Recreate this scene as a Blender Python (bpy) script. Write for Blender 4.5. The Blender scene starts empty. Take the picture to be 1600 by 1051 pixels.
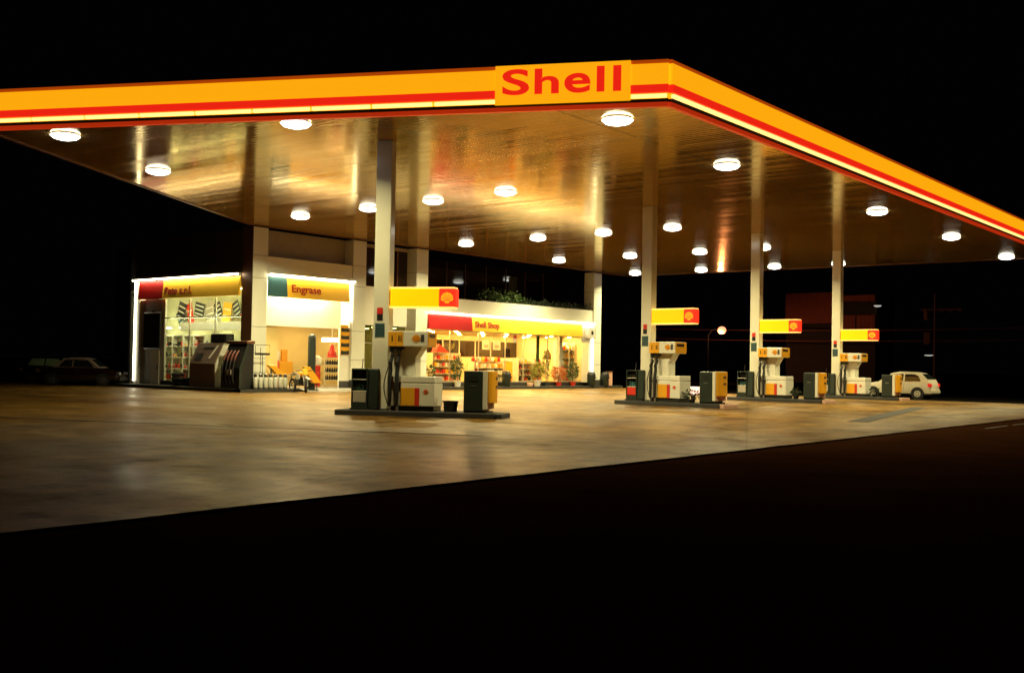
import bpy, bmesh, math, random
from mathutils import Vector, Matrix
random.seed(11)
R = math.radians
scn = bpy.context.scene
COL = scn.collection

# ------------------------------------------------------------------ materials
def mat(name, col, rough=.5, metal=0., spec=.5, var=.12, vscale=3., bump=0., bscale=20., emit=None, es=0., rvar=0., dirt=0., coat=0.):
    m = bpy.data.materials.new(name); m.use_nodes = True
    nt = m.node_tree; N = nt.nodes; L = nt.links
    b = N['Principled BSDF']
    b.inputs['Roughness'].default_value = rough
    b.inputs['Metallic'].default_value = metal
    b.inputs['Specular IOR Level'].default_value = spec
    b.inputs['Coat Weight'].default_value = coat
    c4 = (col[0], col[1], col[2], 1)
    b.inputs['Base Color'].default_value = c4
    tc = N.new('ShaderNodeTexCoord')
    if var > 0:
        no = N.new('ShaderNodeTexNoise'); no.inputs['Scale'].default_value = vscale; no.inputs['Detail'].default_value = 6
        L.new(tc.outputs['Object'], no.inputs['Vector'])
        mx = N.new('ShaderNodeMix'); mx.data_type = 'RGBA'
        mx.inputs['A'].default_value = tuple(max(0, x*(1-var*1.6)) for x in col) + (1,)
        mx.inputs['B'].default_value = tuple(min(1, x*(1+var)) for x in col) + (1,)
        L.new(no.outputs['Fac'], mx.inputs['Factor'])
        L.new(mx.outputs['Result'], b.inputs['Base Color'])
        if rvar > 0:
            mr = N.new('ShaderNodeMapRange'); mr.inputs['To Min'].default_value = max(.03, rough-rvar); mr.inputs['To Max'].default_value = min(1, rough+rvar)
            L.new(no.outputs['Fac'], mr.inputs['Value']); L.new(mr.outputs['Result'], b.inputs['Roughness'])
    if bump > 0:
        n2 = N.new('ShaderNodeTexNoise'); n2.inputs['Scale'].default_value = bscale; n2.inputs['Detail'].default_value = 4
        L.new(tc.outputs['Object'], n2.inputs['Vector'])
        bp = N.new('ShaderNodeBump'); bp.inputs['Strength'].default_value = bump; bp.inputs['Distance'].default_value = .02
        L.new(n2.outputs['Fac'], bp.inputs['Height']); L.new(bp.outputs['Normal'], b.inputs['Normal'])
    if emit:
        b.inputs['Emission Color'].default_value = (emit[0], emit[1], emit[2], 1)
        b.inputs['Emission Strength'].default_value = es
    return m

def glass_mat(name, tint=(1, 1, 1), refl=1.0):
    m = bpy.data.materials.new(name); m.use_nodes = True
    nt = m.node_tree; N = nt.nodes; L = nt.links
    for n in list(N):
        if n.type == 'BSDF_PRINCIPLED': N.remove(n)
    t = N.new('ShaderNodeBsdfTransparent'); t.inputs['Color'].default_value = tint + (1,)
    g = N.new('ShaderNodeBsdfGlossy'); g.inputs['Roughness'].default_value = .02
    lw = N.new('ShaderNodeLayerWeight'); lw.inputs['Blend'].default_value = .5
    pw_ = N.new('ShaderNodeMath'); pw_.operation = 'POWER'; pw_.inputs[1].default_value = 4.
    L.new(lw.outputs['Facing'], pw_.inputs[0])
    mu = N.new('ShaderNodeMath'); mu.operation = 'MULTIPLY_ADD'; mu.inputs[1].default_value = .6*refl; mu.inputs[2].default_value = .03*refl
    L.new(pw_.outputs[0], mu.inputs[0])
    mx = N.new('ShaderNodeMixShader'); L.new(mu.outputs[0], mx.inputs[0]); L.new(t.outputs[0], mx.inputs[1]); L.new(g.outputs[0], mx.inputs[2])
    L.new(mx.outputs[0], N['Material Output'].inputs['Surface'])
    return m

def emis(name, col, s):
    return mat(name, col, .4, var=0, emit=col, es=s)

M = {}
M['column'] = mat('column_paint', (.78, .76, .62), .15, spec=.5, var=.10, vscale=1.2, rvar=.05)
M['wall'] = mat('wall_plaster', (.74, .74, .64), .6, var=.08, vscale=.8, bump=.1, bscale=30)
M['pillar'] = mat('pillar_cladding', (.70, .72, .62), .38, var=.10, vscale=.7, rvar=.1)
M['brownwall'] = mat('brown_wall', (.36, .30, .22), .7, var=.15, vscale=1.5)
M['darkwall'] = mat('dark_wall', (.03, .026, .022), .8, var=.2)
M['white'] = mat('white_paint', (.75, .73, .64), .4, var=.06, vscale=4)
M['cabinet'] = mat('white_enamel', (.78, .76, .64), .3, var=.08, vscale=2.5, rvar=.08)
M['greycab'] = mat('grey_enamel', (.40, .36, .29), .35, var=.1, vscale=3)
M['yellow'] = mat('yellow_enamel', (.80, .38, .02), .35, var=.08, vscale=3)
M['red'] = mat('red_enamel', (.62, .035, .02), .38, var=.1, vscale=3)
M['darkgreen'] = mat('dark_green_enamel', (.018, .029, .023), .4, var=.15, vscale=3)
M['black'] = mat('black_rubber', (.012, .012, .012), .55, var=.2, vscale=6)
M['blackplastic'] = mat('black_plastic', (.02, .02, .02), .35, var=.2, vscale=6)
M['kerb'] = mat('kerb_concrete', (.030, .028, .024), .75, var=.25, vscale=2.5, bump=.3, bscale=15)
M['kerbend'] = mat('kerb_end_paint', (.62, .36, .26), .6, var=.15, vscale=5)
M['browncab'] = mat('brown_enamel', (.20, .14, .11), .4, var=.12, vscale=3)
M['nozzle'] = mat('nozzle_grip', (.16, .045, .035), .5, var=.1)
M['cylinder'] = mat('grey_white_enamel', (.50, .52, .46), .35, var=.12)
M['soot'] = mat('matt_black_paint', (.004, .004, .004), 1., spec=0., var=.1)
M['pave'] = mat('pavement_tiles', (.20, .19, .16), .6, var=.15, vscale=1.5)
M['steel'] = mat('brushed_steel', (.55, .55, .52), .3, metal=.9, var=.08)
M['dsteel'] = mat('dark_steel', (.10, .10, .10), .4, metal=.6, var=.15)
M['floor'] = mat('tile_floor', (.42, .36, .26), .35, var=.1)
M['baywall'] = mat('bay_wall_paint', (.70, .54, .22), .7, var=.12, vscale=1.0)
M['shopwall'] = mat('shop_wall_paint', (.72, .58, .32), .7, var=.1, vscale=1)
M['teal'] = mat('teal_paint', (.035, .115, .13), .45, var=.1)
M['signyellow'] = mat('sign_yellow_acrylic', (.98, .58, .04), .35, var=.04)
M['signred'] = mat('sign_red_acrylic', (.42, .010, .008), .35, var=.06)
M['text_red'] = mat('red_lettering', (.40, .03, .006), .5, var=.05)
M['shelf'] = mat('shelf_laminate', (.72, .66, .52), .45, var=.06)
M['glass'] = glass_mat('window_glass', (.93, .95, .92))
M['glassdark'] = mat('dark_glass', (.020, .010, .006), .04, spec=.6, var=.25, vscale=.5)
M['glassgreen'] = glass_mat('tinted_glass', (.45, .52, .42), 1.2)
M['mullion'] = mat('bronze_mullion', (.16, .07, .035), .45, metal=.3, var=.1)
M['silver'] = mat('aluminium_trim', (.6, .58, .5), .35, metal=.7, var=.08)
# things that give off light
M['fascia'] = emis('lit_yellow_acrylic', (1., .405, .004), .98)
M['fasciared'] = emis('lit_red_acrylic', (.86, .018, .006), .95)
M['tube'] = emis('fluorescent_tube', (1., .70, .22), 1.5)
M['trimred'] = emis('lit_red_trim', (.55, .03, .004), .7)
M['capping_glow'] = mat('orange_capping_glow', (.5, .12, .02), .5, var=.1, emit=(.75, .10, .002), es=.45)  # faint emission stands for the fascia light fading along the top edge
M['blade'] = emis('lit_yellow_blade', (1., .44, .0), 1.05)
M['bladered'] = emis('lit_red_blade', (.85, .03, .01), .9)
M['bladeemblem'] = emis('lit_emblem', (1., .33, .01), .95)
M['bladeedge'] = emis('lit_blade_edge', (1., .62, .16), 1.25)
M['lens'] = emis('lamp_refractor', (.95, 1., .94), 9.)
M['signtube'] = emis('sign_tube', (1., .90, .58), 21.)
M['edgetube'] = emis('sign_edge_tube', (1., .93, .66), 9.)
M['shoptube'] = emis('shop_ceiling_light', (1., .66, .22), 8.)
M['baytube'] = emis('bay_ceiling_light', (1., .78, .38), 22.)
M['petetube'] = emis('showroom_ceiling_and_added_light', (.98, .93, .50), 26.)
M['spot'] = emis('downlight_bulb', (1., .84, .46), 1300.)
M['shopspot'] = emis('shop_downlight_bulb', (1., .60, .17), 1400.)
M['tail'] = emis('tail_light', (.8, .02, .015), .32)
M['pinklight'] = emis('pink_white_light', (1., .62, .5), 1.6)
M['streetbulb'] = emis('sodium_street_lamp', (1., .28, .13), 2.6)
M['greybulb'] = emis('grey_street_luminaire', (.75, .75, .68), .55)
# vehicles
M['carwhite'] = mat('cream_car_paint', (.74, .68, .52), .22, var=.05, coat=.5)
M['cardark'] = mat('dark_red_car_paint', (.014, .004, .003), .10, var=.05, coat=1.)
M['carblack'] = mat('dark_green_car_paint', (.006, .009, .008), .10, var=.05, coat=1.)
M['carglass'] = mat('car_glass', (.01, .012, .012), .05, spec=.6, var=.1)
M['carglasslit'] = mat('greenish_lit_car_glass', (.30, .42, .22), .08, spec=.6, var=.1)  # pale green base colour stands for light coming through the windows
M['tyre'] = mat('tyre_rubber', (.012, .012, .011), .8, var=.2)
M['rim'] = mat('wheel_rim', (.62, .58, .46), .35, metal=.1, var=.1)
M['brick'] = mat('red_corrugated_cladding', (.30, .085, .05), .75, var=.2, vscale=1.2)
M['pole'] = mat('wooden_pole', (.18, .09, .06), .85, var=.25, vscale=4)
M['cable'] = mat('power_cable', (.22, .08, .05), .7, var=.1)

def stripes(m, axis, scale, strength, dist=.03):
    nt = m.node_tree; N = nt.nodes; L = nt.links; b = N['Principled BSDF']
    tc = N.new('ShaderNodeTexCoord'); w = N.new('ShaderNodeTexWave'); w.bands_direction = axis
    w.inputs['Scale'].default_value = scale; w.inputs['Distortion'].default_value = 0
    L.new(tc.outputs['Object'], w.inputs['Vector'])
    bp = N.new('ShaderNodeBump'); bp.inputs['Strength'].default_value = strength; bp.inputs['Distance'].default_value = dist
    L.new(w.outputs['Fac'], bp.inputs['Height']); L.new(bp.outputs['Normal'], b.inputs['Normal'])
stripes(M['brick'], 'Y', .7, .8)

def soffit_mat():
    m = bpy.data.materials.new('ribbed_metal_soffit'); m.use_nodes = True
    nt = m.node_tree; N = nt.nodes; L = nt.links; b = N['Principled BSDF']
    tc = N.new('ShaderNodeTexCoord'); mp = N.new('ShaderNodeMapping'); L.new(tc.outputs['Object'], mp.inputs['Vector'])
    mp.inputs['Scale'].default_value = (1, .02, 1)
    # irregular strips: noise stretched along the strips
    n1 = N.new('ShaderNodeTexNoise'); n1.inputs['Scale'].default_value = 2.2; n1.inputs['Detail'].default_value = 5
    L.new(mp.outputs['Vector'], n1.inputs['Vector'])
    w = N.new('ShaderNodeTexWave'); w.bands_direction = 'X'; w.inputs['Scale'].default_value = 1.55; w.inputs['Distortion'].default_value = .0
    L.new(tc.outputs['Object'], w.inputs['Vector'])
    ad = N.new('ShaderNodeMath'); ad.operation = 'MULTIPLY_ADD'; ad.inputs[1].default_value = 2.2
    L.new(n1.outputs['Fac'], ad.inputs[0]); L.new(w.outputs['Fac'], ad.inputs[2])
    bp = N.new('ShaderNodeBump'); bp.inputs['Strength'].default_value = .12; bp.inputs['Distance'].default_value = .005
    L.new(ad.outputs[0], bp.inputs['Height']); L.new(bp.outputs['Normal'], b.inputs['Normal'])
    # seams across the strips every few metres
    sx = N.new('ShaderNodeSeparateXYZ'); L.new(tc.outputs['Object'], sx.inputs['Vector'])
    md = N.new('ShaderNodeMath'); md.operation = 'PINGPONG'; md.inputs[1].default_value = 2.35; L.new(sx.outputs['Y'], md.inputs[0])
    lt = N.new('ShaderNodeMath'); lt.operation = 'LESS_THAN'; lt.inputs[1].default_value = .035; L.new(md.outputs[0], lt.inputs[0])
    n3 = N.new('ShaderNodeTexNoise'); n3.inputs['Scale'].default_value = .35; n3.inputs['Detail'].default_value = 5
    L.new(tc.outputs['Object'], n3.inputs['Vector'])
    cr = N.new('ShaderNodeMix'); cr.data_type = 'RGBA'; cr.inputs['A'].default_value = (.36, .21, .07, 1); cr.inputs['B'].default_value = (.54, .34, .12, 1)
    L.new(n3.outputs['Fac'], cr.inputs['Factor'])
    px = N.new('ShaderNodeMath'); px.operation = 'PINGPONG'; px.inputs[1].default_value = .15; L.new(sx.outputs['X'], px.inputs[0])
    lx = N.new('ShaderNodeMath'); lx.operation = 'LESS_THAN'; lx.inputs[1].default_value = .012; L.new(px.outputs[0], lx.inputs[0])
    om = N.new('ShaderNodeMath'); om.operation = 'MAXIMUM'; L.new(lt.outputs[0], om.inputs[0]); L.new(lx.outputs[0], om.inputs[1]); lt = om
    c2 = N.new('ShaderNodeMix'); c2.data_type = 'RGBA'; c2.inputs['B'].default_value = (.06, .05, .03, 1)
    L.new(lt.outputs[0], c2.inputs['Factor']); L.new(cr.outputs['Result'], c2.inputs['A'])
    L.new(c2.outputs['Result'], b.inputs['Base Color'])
    b.inputs['Metallic'].default_value = .38; b.inputs['Specular IOR Level'].default_value = .33; b.inputs['Specular Tint'].default_value = (1., .78, .26, 1)
    mr = N.new('ShaderNodeMapRange'); mr.inputs['From Min'].default_value = .3; mr.inputs['From Max'].default_value = .7; mr.inputs['To Min'].default_value = .05; mr.inputs['To Max'].default_value = .18
    L.new(n1.outputs['Fac'], mr.inputs['Value']); L.new(mr.outputs['Result'], b.inputs['Roughness'])
    b.inputs['Anisotropic'].default_value = .6
    tg = N.new('ShaderNodeCombineXYZ'); tg.inputs[1].default_value = 1.0
    L.new(tg.outputs[0], b.inputs['Tangent'])
    return m
M['soffit'] = soffit_mat()

def forecourt_mat():
    m = bpy.data.materials.new('worn_concrete'); m.use_nodes = True
    nt = m.node_tree; N = nt.nodes; L = nt.links; b = N['Principled BSDF']
    tc = N.new('ShaderNodeTexCoord')
    mp = N.new('ShaderNodeMapping'); mp.inputs['Rotation'].default_value = (0, 0, R(-26.7)); L.new(tc.outputs['Object'], mp.inputs['Vector'])
    n1 = N.new('ShaderNodeTexNoise'); n1.inputs['Scale'].default_value = .16; n1.inputs['Detail'].default_value = 9; n1.inputs['Roughness'].default_value = .62
    L.new(tc.outputs['Object'], n1.inputs['Vector'])
    n2 = N.new('ShaderNodeTexNoise'); n2.inputs['Scale'].default_value = 1.7; n2.inputs['Detail'].default_value = 8; n2.inputs['Roughness'].default_value = .7
    L.new(tc.outputs['Object'], n2.inputs['Vector'])
    mp3 = N.new('ShaderNodeMapping'); mp3.inputs['Scale'].default_value = (.12, 1.3, 1); L.new(tc.outputs['Object'], mp3.inputs['Vector'])
    n3 = N.new('ShaderNodeTexNoise'); n3.inputs['Scale'].default_value = .8; n3.inputs['Detail'].default_value = 7   # tyre-polished lanes
    L.new(mp3.outputs['Vector'], n3.inputs['Vector'])
    ra = N.new('ShaderNodeValToRGB'); ra.color_ramp.elements[0].position = .32; ra.color_ramp.elements[0].color = (.115, .052, .008, 1)
    ra.color_ramp.elements[1].position = .68; ra.color_ramp.elements[1].color = (.33, .185, .030, 1)
    L.new(n1.outputs['Fac'], ra.inputs['Fac'])
    m2 = N.new('ShaderNodeMix'); m2.data_type = 'RGBA'; m2.blend_type = 'MULTIPLY'; m2.inputs['Factor'].default_value = .75
    r2 = N.new('ShaderNodeValToRGB'); r2.color_ramp.elements[0].position = .38; r2.color_ramp.elements[0].color = (.26, .23, .20, 1); r2.color_ramp.elements[1].position = .62
    L.new(n2.outputs['Fac'], r2.inputs['Fac']); L.new(ra.outputs['Color'], m2.inputs['A']); L.new(r2.outputs['Color'], m2.inputs['B'])
    m3 = N.new('ShaderNodeMix'); m3.data_type = 'RGBA'; m3.blend_type = 'MULTIPLY'; m3.inputs['Factor'].default_value = .7
    r3 = N.new('ShaderNodeValToRGB'); r3.color_ramp.elements[0].position = .35; r3.color_ramp.elements[0].color = (.5, .48, .45, 1); r3.color_ramp.elements[1].position = .6
    L.new(n3.outputs['Fac'], r3.inputs['Fac']); L.new(m2.outputs['Result'], m3.inputs['A']); L.new(r3.outputs['Color'], m3.inputs['B'])
    # slab joints parallel to the front of the canopy
    sx = N.new('ShaderNodeSeparateXYZ'); L.new(mp.outputs['Vector'], sx.inputs['Vector'])
    prev = None
    for ax, per in (('X', 3.05), ('Y', 2.6)):
        pp = N.new('ShaderNodeMath'); pp.operation = 'PINGPONG'; pp.inputs[1].default_value = per; L.new(sx.outputs[ax], pp.inputs[0])
        lt = N.new('ShaderNodeMath'); lt.operation = 'LESS_THAN'; lt.inputs[1].default_value = .022; L.new(pp.outputs[0], lt.inputs[0])
        if prev:
            mxm = N.new('ShaderNodeMath'); mxm.operation = 'MAXIMUM'; L.new(prev.outputs[0], mxm.inputs[0]); L.new(lt.outputs[0], mxm.inputs[1]); prev = mxm
        else: prev = lt
    m4 = N.new('ShaderNodeMix'); m4.data_type = 'RGBA'; m4.inputs['B'].default_value = (.05, .04, .025, 1)
    mf = N.new('ShaderNodeMath'); mf.operation = 'MULTIPLY'; mf.inputs[1].default_value = .55; L.new(prev.outputs[0], mf.inputs[0])
    n6 = N.new('ShaderNodeTexNoise'); n6.inputs['Scale'].default_value = .33; n6.inputs['Detail'].default_value = 4; n6.inputs['Distortion'].default_value = .6
    L.new(tc.outputs['Object'], n6.inputs['Vector'])
    r6 = N.new('ShaderNodeValToRGB'); r6.color_ramp.elements[0].position = .58; r6.color_ramp.elements[0].color = (1,1,1,1); r6.color_ramp.elements[1].position = .66; r6.color_ramp.elements[1].color = (.35,.30,.25,1)
    L.new(n6.outputs['Fac'], r6.inputs['Fac'])
    m6 = N.new('ShaderNodeMix'); m6.data_type = 'RGBA'; m6.blend_type = 'MULTIPLY'; m6.inputs['Factor'].default_value = 1.
    L.new(m3.outputs['Result'], m6.inputs['A']); L.new(r6.outputs['Color'], m6.inputs['B'])
    L.new(mf.outputs[0], m4.inputs['Factor']); L.new(m6.outputs['Result'], m4.inputs['A']); L.new(m4.outputs['Result'], b.inputs['Base Color'])
    rr = N.new('ShaderNodeMapRange'); rr.inputs['From Min'].default_value = .33; rr.inputs['From Max'].default_value = .67; rr.inputs['To Min'].default_value = .27; rr.inputs['To Max'].default_value = .55
    n5 = N.new('ShaderNodeTexNoise'); n5.inputs['Scale'].default_value = .45; n5.inputs['Detail'].default_value = 8; n5.inputs['Roughness'].default_value = .65
    mp5 = N.new('ShaderNodeMapping'); mp5.inputs['Rotation'].default_value = (0,0,R(-51)); mp5.inputs['Scale'].default_value = (.9,.35,1); L.new(tc.outputs['Object'], mp5.inputs['Vector']); L.new(mp5.outputs['Vector'], n5.inputs['Vector'])
    L.new(n5.outputs['Fac'], rr.inputs['Value']); L.new(rr.outputs['Result'], b.inputs['Roughness'])
    ms = N.new('ShaderNodeMapRange'); ms.inputs['From Min'].default_value = .36; ms.inputs['From Max'].default_value = .64; ms.inputs['To Min'].default_value = .08; ms.inputs['To Max'].default_value = .62
    L.new(n2.outputs['Fac'], ms.inputs['Value'])
    mj = N.new('ShaderNodeMath'); mj.operation = 'MULTIPLY_ADD'; mj.inputs[1].default_value = -.5; mj.inputs[2].default_value = 1.; L.new(prev.outputs[0], mj.inputs[0])
    mk = N.new('ShaderNodeMath'); mk.operation = 'MULTIPLY'; L.new(ms.outputs['Result'], mk.inputs[0]); L.new(mj.outputs[0], mk.inputs[1]); L.new(mk.outputs[0], b.inputs['Specular IOR Level'])
    b.inputs['Specular Tint'].default_value = (1.,.80,.42,1)
    bp = N.new('ShaderNodeBump'); bp.inputs['Strength'].default_value = .15; bp.inputs['Distance'].default_value = .01
    L.new(n2.outputs['Fac'], bp.inputs['Height']); L.new(bp.outputs['Normal'], b.inputs['Normal'])
    return m
M['forecourt'] = forecourt_mat()
M['asphalt'] = mat('dark_asphalt', (.050, .019, .008), .95, spec=.0, var=.35, vscale=.7, bump=.5, bscale=40)
M['earth'] = mat('dark_earth', (.005, .004, .0035), 1., spec=.0, var=.3, vscale=.3)

# ------------------------------------------------------------------ mesh builder
class MB:
    def __init__(s): s.v = []; s.f = []
    def add(s, vs, fs):
        o = len(s.v); s.v += [tuple(p) for p in vs]; s.f += [tuple(i+o for i in f) for f in fs]; return s
    def box(s, x0, x1, y0, y1, z0, z1):
        x0, x1 = min(x0, x1), max(x0, x1); y0, y1 = min(y0, y1), max(y0, y1); z0, z1 = min(z0, z1), max(z0, z1)
        return s.add([(x0,y0,z0),(x1,y0,z0),(x1,y1,z0),(x0,y1,z0),(x0,y0,z1),(x1,y0,z1),(x1,y1,z1),(x0,y1,z1)],
                     [(0,3,2,1),(4,5,6,7),(0,1,5,4),(1,2,6,5),(2,3,7,6),(3,0,4,7)])
    def prism(s, pts, vec):
        n = len(pts); vec = Vector(vec); P = [Vector(p) for p in pts]
        nrm = Vector((0,0,0))
        for i in range(n): nrm += P[i].cross(P[(i+1) % n])
        if nrm.dot(vec) > 0: P = P[::-1]
        vs = P + [p+vec for p in P]
        fs = [tuple(range(n)), tuple(range(2*n-1, n-1, -1))]
        for i in range(n):
            j = (i+1) % n; fs.append((j, i, i+n, j+n))
        return s.add(vs, fs)
    def cyl(s, p0, p1, r0, r1=None, n=16):
        return s.tube([p0, p1], [r0, r0 if r1 is None else r1], n)
    def tube(s, path, r, n=8, caps=True):
        P = [Vector(p) for p in path]; k = len(P)
        rs = r if isinstance(r, (list, tuple)) else [r]*k
        vs = []; fs = []
        up = None
        for i, p in enumerate(P):
            d = (P[min(i+1, k-1)] - P[max(i-1, 0)]).normalized()
            if up is None:
                up = Vector((0,0,1)) if abs(d.z) < .9 else Vector((1,0,0))
            a = d.cross(up).normalized(); bb = a.cross(d).normalized(); up = bb
            for j in range(n):
                t = 2*math.pi*j/n
                vs.append(p + a*math.cos(t)*rs[i] + bb*math.sin(t)*rs[i])
        for i in range(k-1):
            for j in range(n):
                q = (j+1) % n; fs.append((i*n+j, i*n+q, (i+1)*n+q, (i+1)*n+j))
        if caps: fs.append(tuple(range(n-1, -1, -1))); fs.append(tuple((k-1)*n+j for j in range(n)))
        return s.add(vs, fs)
    def lathe(s, prof, c=(0,0,0), n=18, sx=1, sy=1):
        vs = []; fs = []; k = len(prof)
        for r, z in prof:
            for j in range(n):
                t = 2*math.pi*j/n; vs.append((c[0]+r*math.cos(t)*sx, c[1]+r*math.sin(t)*sy, c[2]+z))
        for i in range(k-1):
            for j in range(n):
                q = (j+1) % n; fs.append((i*n+j, i*n+q, (i+1)*n+q, (i+1)*n+j))
        if prof[0][0] > 1e-4: fs.append(tuple(range(n-1, -1, -1)))
        if prof[-1][0] > 1e-4: fs.append(tuple((k-1)*n+j for j in range(n)))
        return s.add(vs, fs)
    def torus(s, c, axis, R0, r, n=28, k=8, wide=1.):
        c = Vector(c); ax = Vector(axis).normalized()
        a = ax.cross(Vector((0,0,1)) if abs(ax.z) < .9 else Vector((1,0,0))).normalized(); b = ax.cross(a)
        vs = []; fs = []
        for i in range(n):
            t = 2*math.pi*i/n; d = a*math.cos(t)+b*math.sin(t)
            for j in range(k):
                u = 2*math.pi*j/k; vs.append(c + d*(R0+r*math.cos(u)) + ax*(r*wide*math.sin(u)))
        for i in range(n):
            for j in range(k):
                fs.append((i*k+j, ((i+1)%n)*k+j, ((i+1)%n)*k+(j+1)%k, i*k+(j+1)%k))
        return s.add(vs, fs)
    def ball(s, c, r, nu=12, nv=8):
        rx, ry, rz = r if isinstance(r, (tuple, list)) else (r, r, r)
        prof = [(max(1e-5, math.sin(math.pi*i/nv)), -math.cos(math.pi*i/nv)) for i in range(nv+1)]
        o = len(s.v); s.lathe(prof, (0,0,0), nu)
        s.v[o:] = [(c[0]+x*rx, c[1]+y*ry, c[2]+z*rz) for x, y, z in s.v[o:]]
        return s
    def move(s, mtx):
        s.v = [tuple(mtx @ Vector(p)) for p in s.v]; return s
    def build(s, name, m, parent=None, bevel=0., smooth=False, seg=1):
        me = bpy.data.meshes.new(name); me.from_pydata(s.v, [], s.f); me.update()
        bm = bmesh.new(); bm.from_mesh(me)
        if bevel > 0:
            bmesh.ops.remove_doubles(bm, verts=bm.verts, dist=1e-6)
            es = [e for e in bm.edges if len(e.link_faces) == 2 and e.calc_face_angle(0) > .6]
            bmesh.ops.bevel(bm, geom=es, offset=bevel, segments=seg, affect='EDGES', profile=.5)
        bmesh.ops.recalc_face_normals(bm, faces=bm.faces)
        bm.to_mesh(me); bm.free()
        if smooth:
            for p in me.polygons: p.use_smooth = True
            try: me.set_sharp_from_angle(angle=R(40))
            except Exception: pass
        me.materials.append(M[m] if isinstance(m, str) else m)
        o = bpy.data.objects.new(name, me); COL.objects.link(o)
        if parent: o.parent = parent
        return o

def thing(name, label, cat, loc=(0,0,0), rz=0., group=None):
    o = bpy.data.objects.new(name, None); COL.objects.link(o); o.empty_display_size = .2
    o.location = loc; o.rotation_euler = (0, 0, rz)
    o['label'] = label; o['category'] = cat
    if group: o['group'] = group
    return o
def tag(o, label, cat, group=None, kind=None):
    o['label'] = label; o['category'] = cat
    if group: o['group'] = group
    if kind: o['kind'] = kind
    return o
def struct(o, label, cat):
    return tag(o, label, cat, kind='structure')
def copy_tree(o, parent=None):
    c = o.copy(); COL.objects.link(c)
    if parent: c.parent = parent
    for ch in list(o.children): copy_tree(ch, c)
    return c

def text_mb(body, size, origin, right, up, depth=.012, weight=0., xs=1., center=False, spacing=1.):
    cu = bpy.data.curves.new('lettering_curve', 'FONT'); cu.body = body; cu.size = size; cu.extrude = depth/2; cu.offset = weight
    cu.space_character = spacing; cu.resolution_u = 6
    if center: cu.align_x = 'CENTER'
    ob = bpy.data.objects.new('lettering_tmp', cu)
    me = ob.to_mesh()
    vs = [v.co.copy() for v in me.vertices]; fs = [tuple(p.vertices) for p in me.polygons]
    ob.to_mesh_clear(); bpy.data.objects.remove(ob); bpy.data.curves.remove(cu)
    r = Vector(right).normalized(); u = Vector(up).normalized(); n = r.cross(u); o = Vector(origin)
    mb = MB(); mb.add([o + r*(v.x*xs) + u*v.y + n*(v.z+depth/2) for v in vs], fs); return mb

def scallop(origin, right, up, size, depth):
    """fan-shaped scallop emblem"""
    r = Vector(right).normalized(); u = Vector(up).normalized(); n = r.cross(u); o = Vector(origin)
    pts = [(-.30, -.80), (.30, -.80), (.36, -.52)]
    k = 7; steps = 35
    for i in range(steps+1):
        t = i/steps; a = R(-22 + 224*t)
        bumpv = abs(math.sin(math.pi*k*t))
        rad = .98 - .10*abs(t-.5)*2 + .07*bumpv
        pts.append((rad*math.cos(a)*.98, -.12 + rad*math.sin(a)*.9))
    pts.append((-.36, -.52))
    mb = MB(); mb.prism([o + r*(x*size) + u*(y*size) for x, y in pts], n*depth)
    ribs = MB()
    for i in range(1, 7):
        a = R(-22+224*i/7); d = (math.cos(a)*.82, -.12+math.sin(a)*.72); s0 = (d[0]*.22, -.62+(d[1]+.62)*.22)
        px, py = -(d[1]-s0[1]), d[0]-s0[0]; L = math.hypot(px, py); px, py = px/L*.028, py/L*.028
        q = [(s0[0]-px, s0[1]-py), (d[0]-px, d[1]-py), (d[0]+px, d[1]+py), (s0[0]+px, s0[1]+py)]
        ribs.prism([o + n*depth*1.02 + r*(x*size) + u*(y*size) for x, y in q], n*depth*.3)
    return mb, ribs

X, Y, Z = Vector((1,0,0)), Vector((0,1,0)), Vector((0,0,1))

# ------------------------------------------------------------------ ground
g = MB(); g.add([(-400,-300,-.14),(900,-300,-.14),(900,900,-.14),(-400,900,-.14)], [(0,1,2,3)])
struct(g.build('ground', 'earth'), 'dark unlit ground around and beyond the filling station', 'ground')
g = MB(); g.add([(-200,-14,-.03),(400,-14,-.03),(400,9.4,-.03),(-200,9.4,-.03)], [(0,1,2,3)])
struct(g.build('road', 'asphalt'), 'dark asphalt road in front of the forecourt', 'road')
g = MB(); rq = random.Random(3); g.prism([(-45+k*.9+rq.uniform(-.2,.2), 9+rq.uniform(-.03,.03),-.2) for k in range(111)]+[(55.6,9,-.2),(55.6,33,-.2),(61,36,-.2),(61,40.0,-.2),(32.6,40.0,-.2),(29.0,49,-.2),(29.0,90,-.2),(-45,90,-.2)], (0,0,.2))
struct(g.build('forecourt', 'forecourt'), 'worn concrete forecourt lit by the canopy lamps', 'forecourt')
g = MB()
for x0 in (30.5, 33.3, 36.6): g.box(x0, x0+2.2, 8.2, 8.27, -.029, -.025)
g.build('edge_line', 'pave'); tag(bpy.data.objects['edge_line'], 'broken white paint line at the road edge', 'road marking', kind='structure')
g = MB(); g.box(30.9, 61.0, 40.0, 42.5, -.1, .15); g.box(29.0, 32.3, 39.4, 40.0, -.1, .15)
g.prism([(29.0,39.4,-.1),(30.9,40.0,-.1),(30.9,60,-.1),(29.0,50,-.1)], (0,0,.25))
struct(g.build('pavement', 'kerb'), 'raised kerb and pavement along the shop front', 'pavement')
g = MB(); g.prism([(32.8,39.2,.002),(36.2,39.2,.002),(36.2,40.0,.14),(32.8,40.0,.14)], (0,.01,.012))
struct(g.build('driveway_ramp', 'pave'), 'small ramp up into the lubrication bay', 'ramp')
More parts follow.
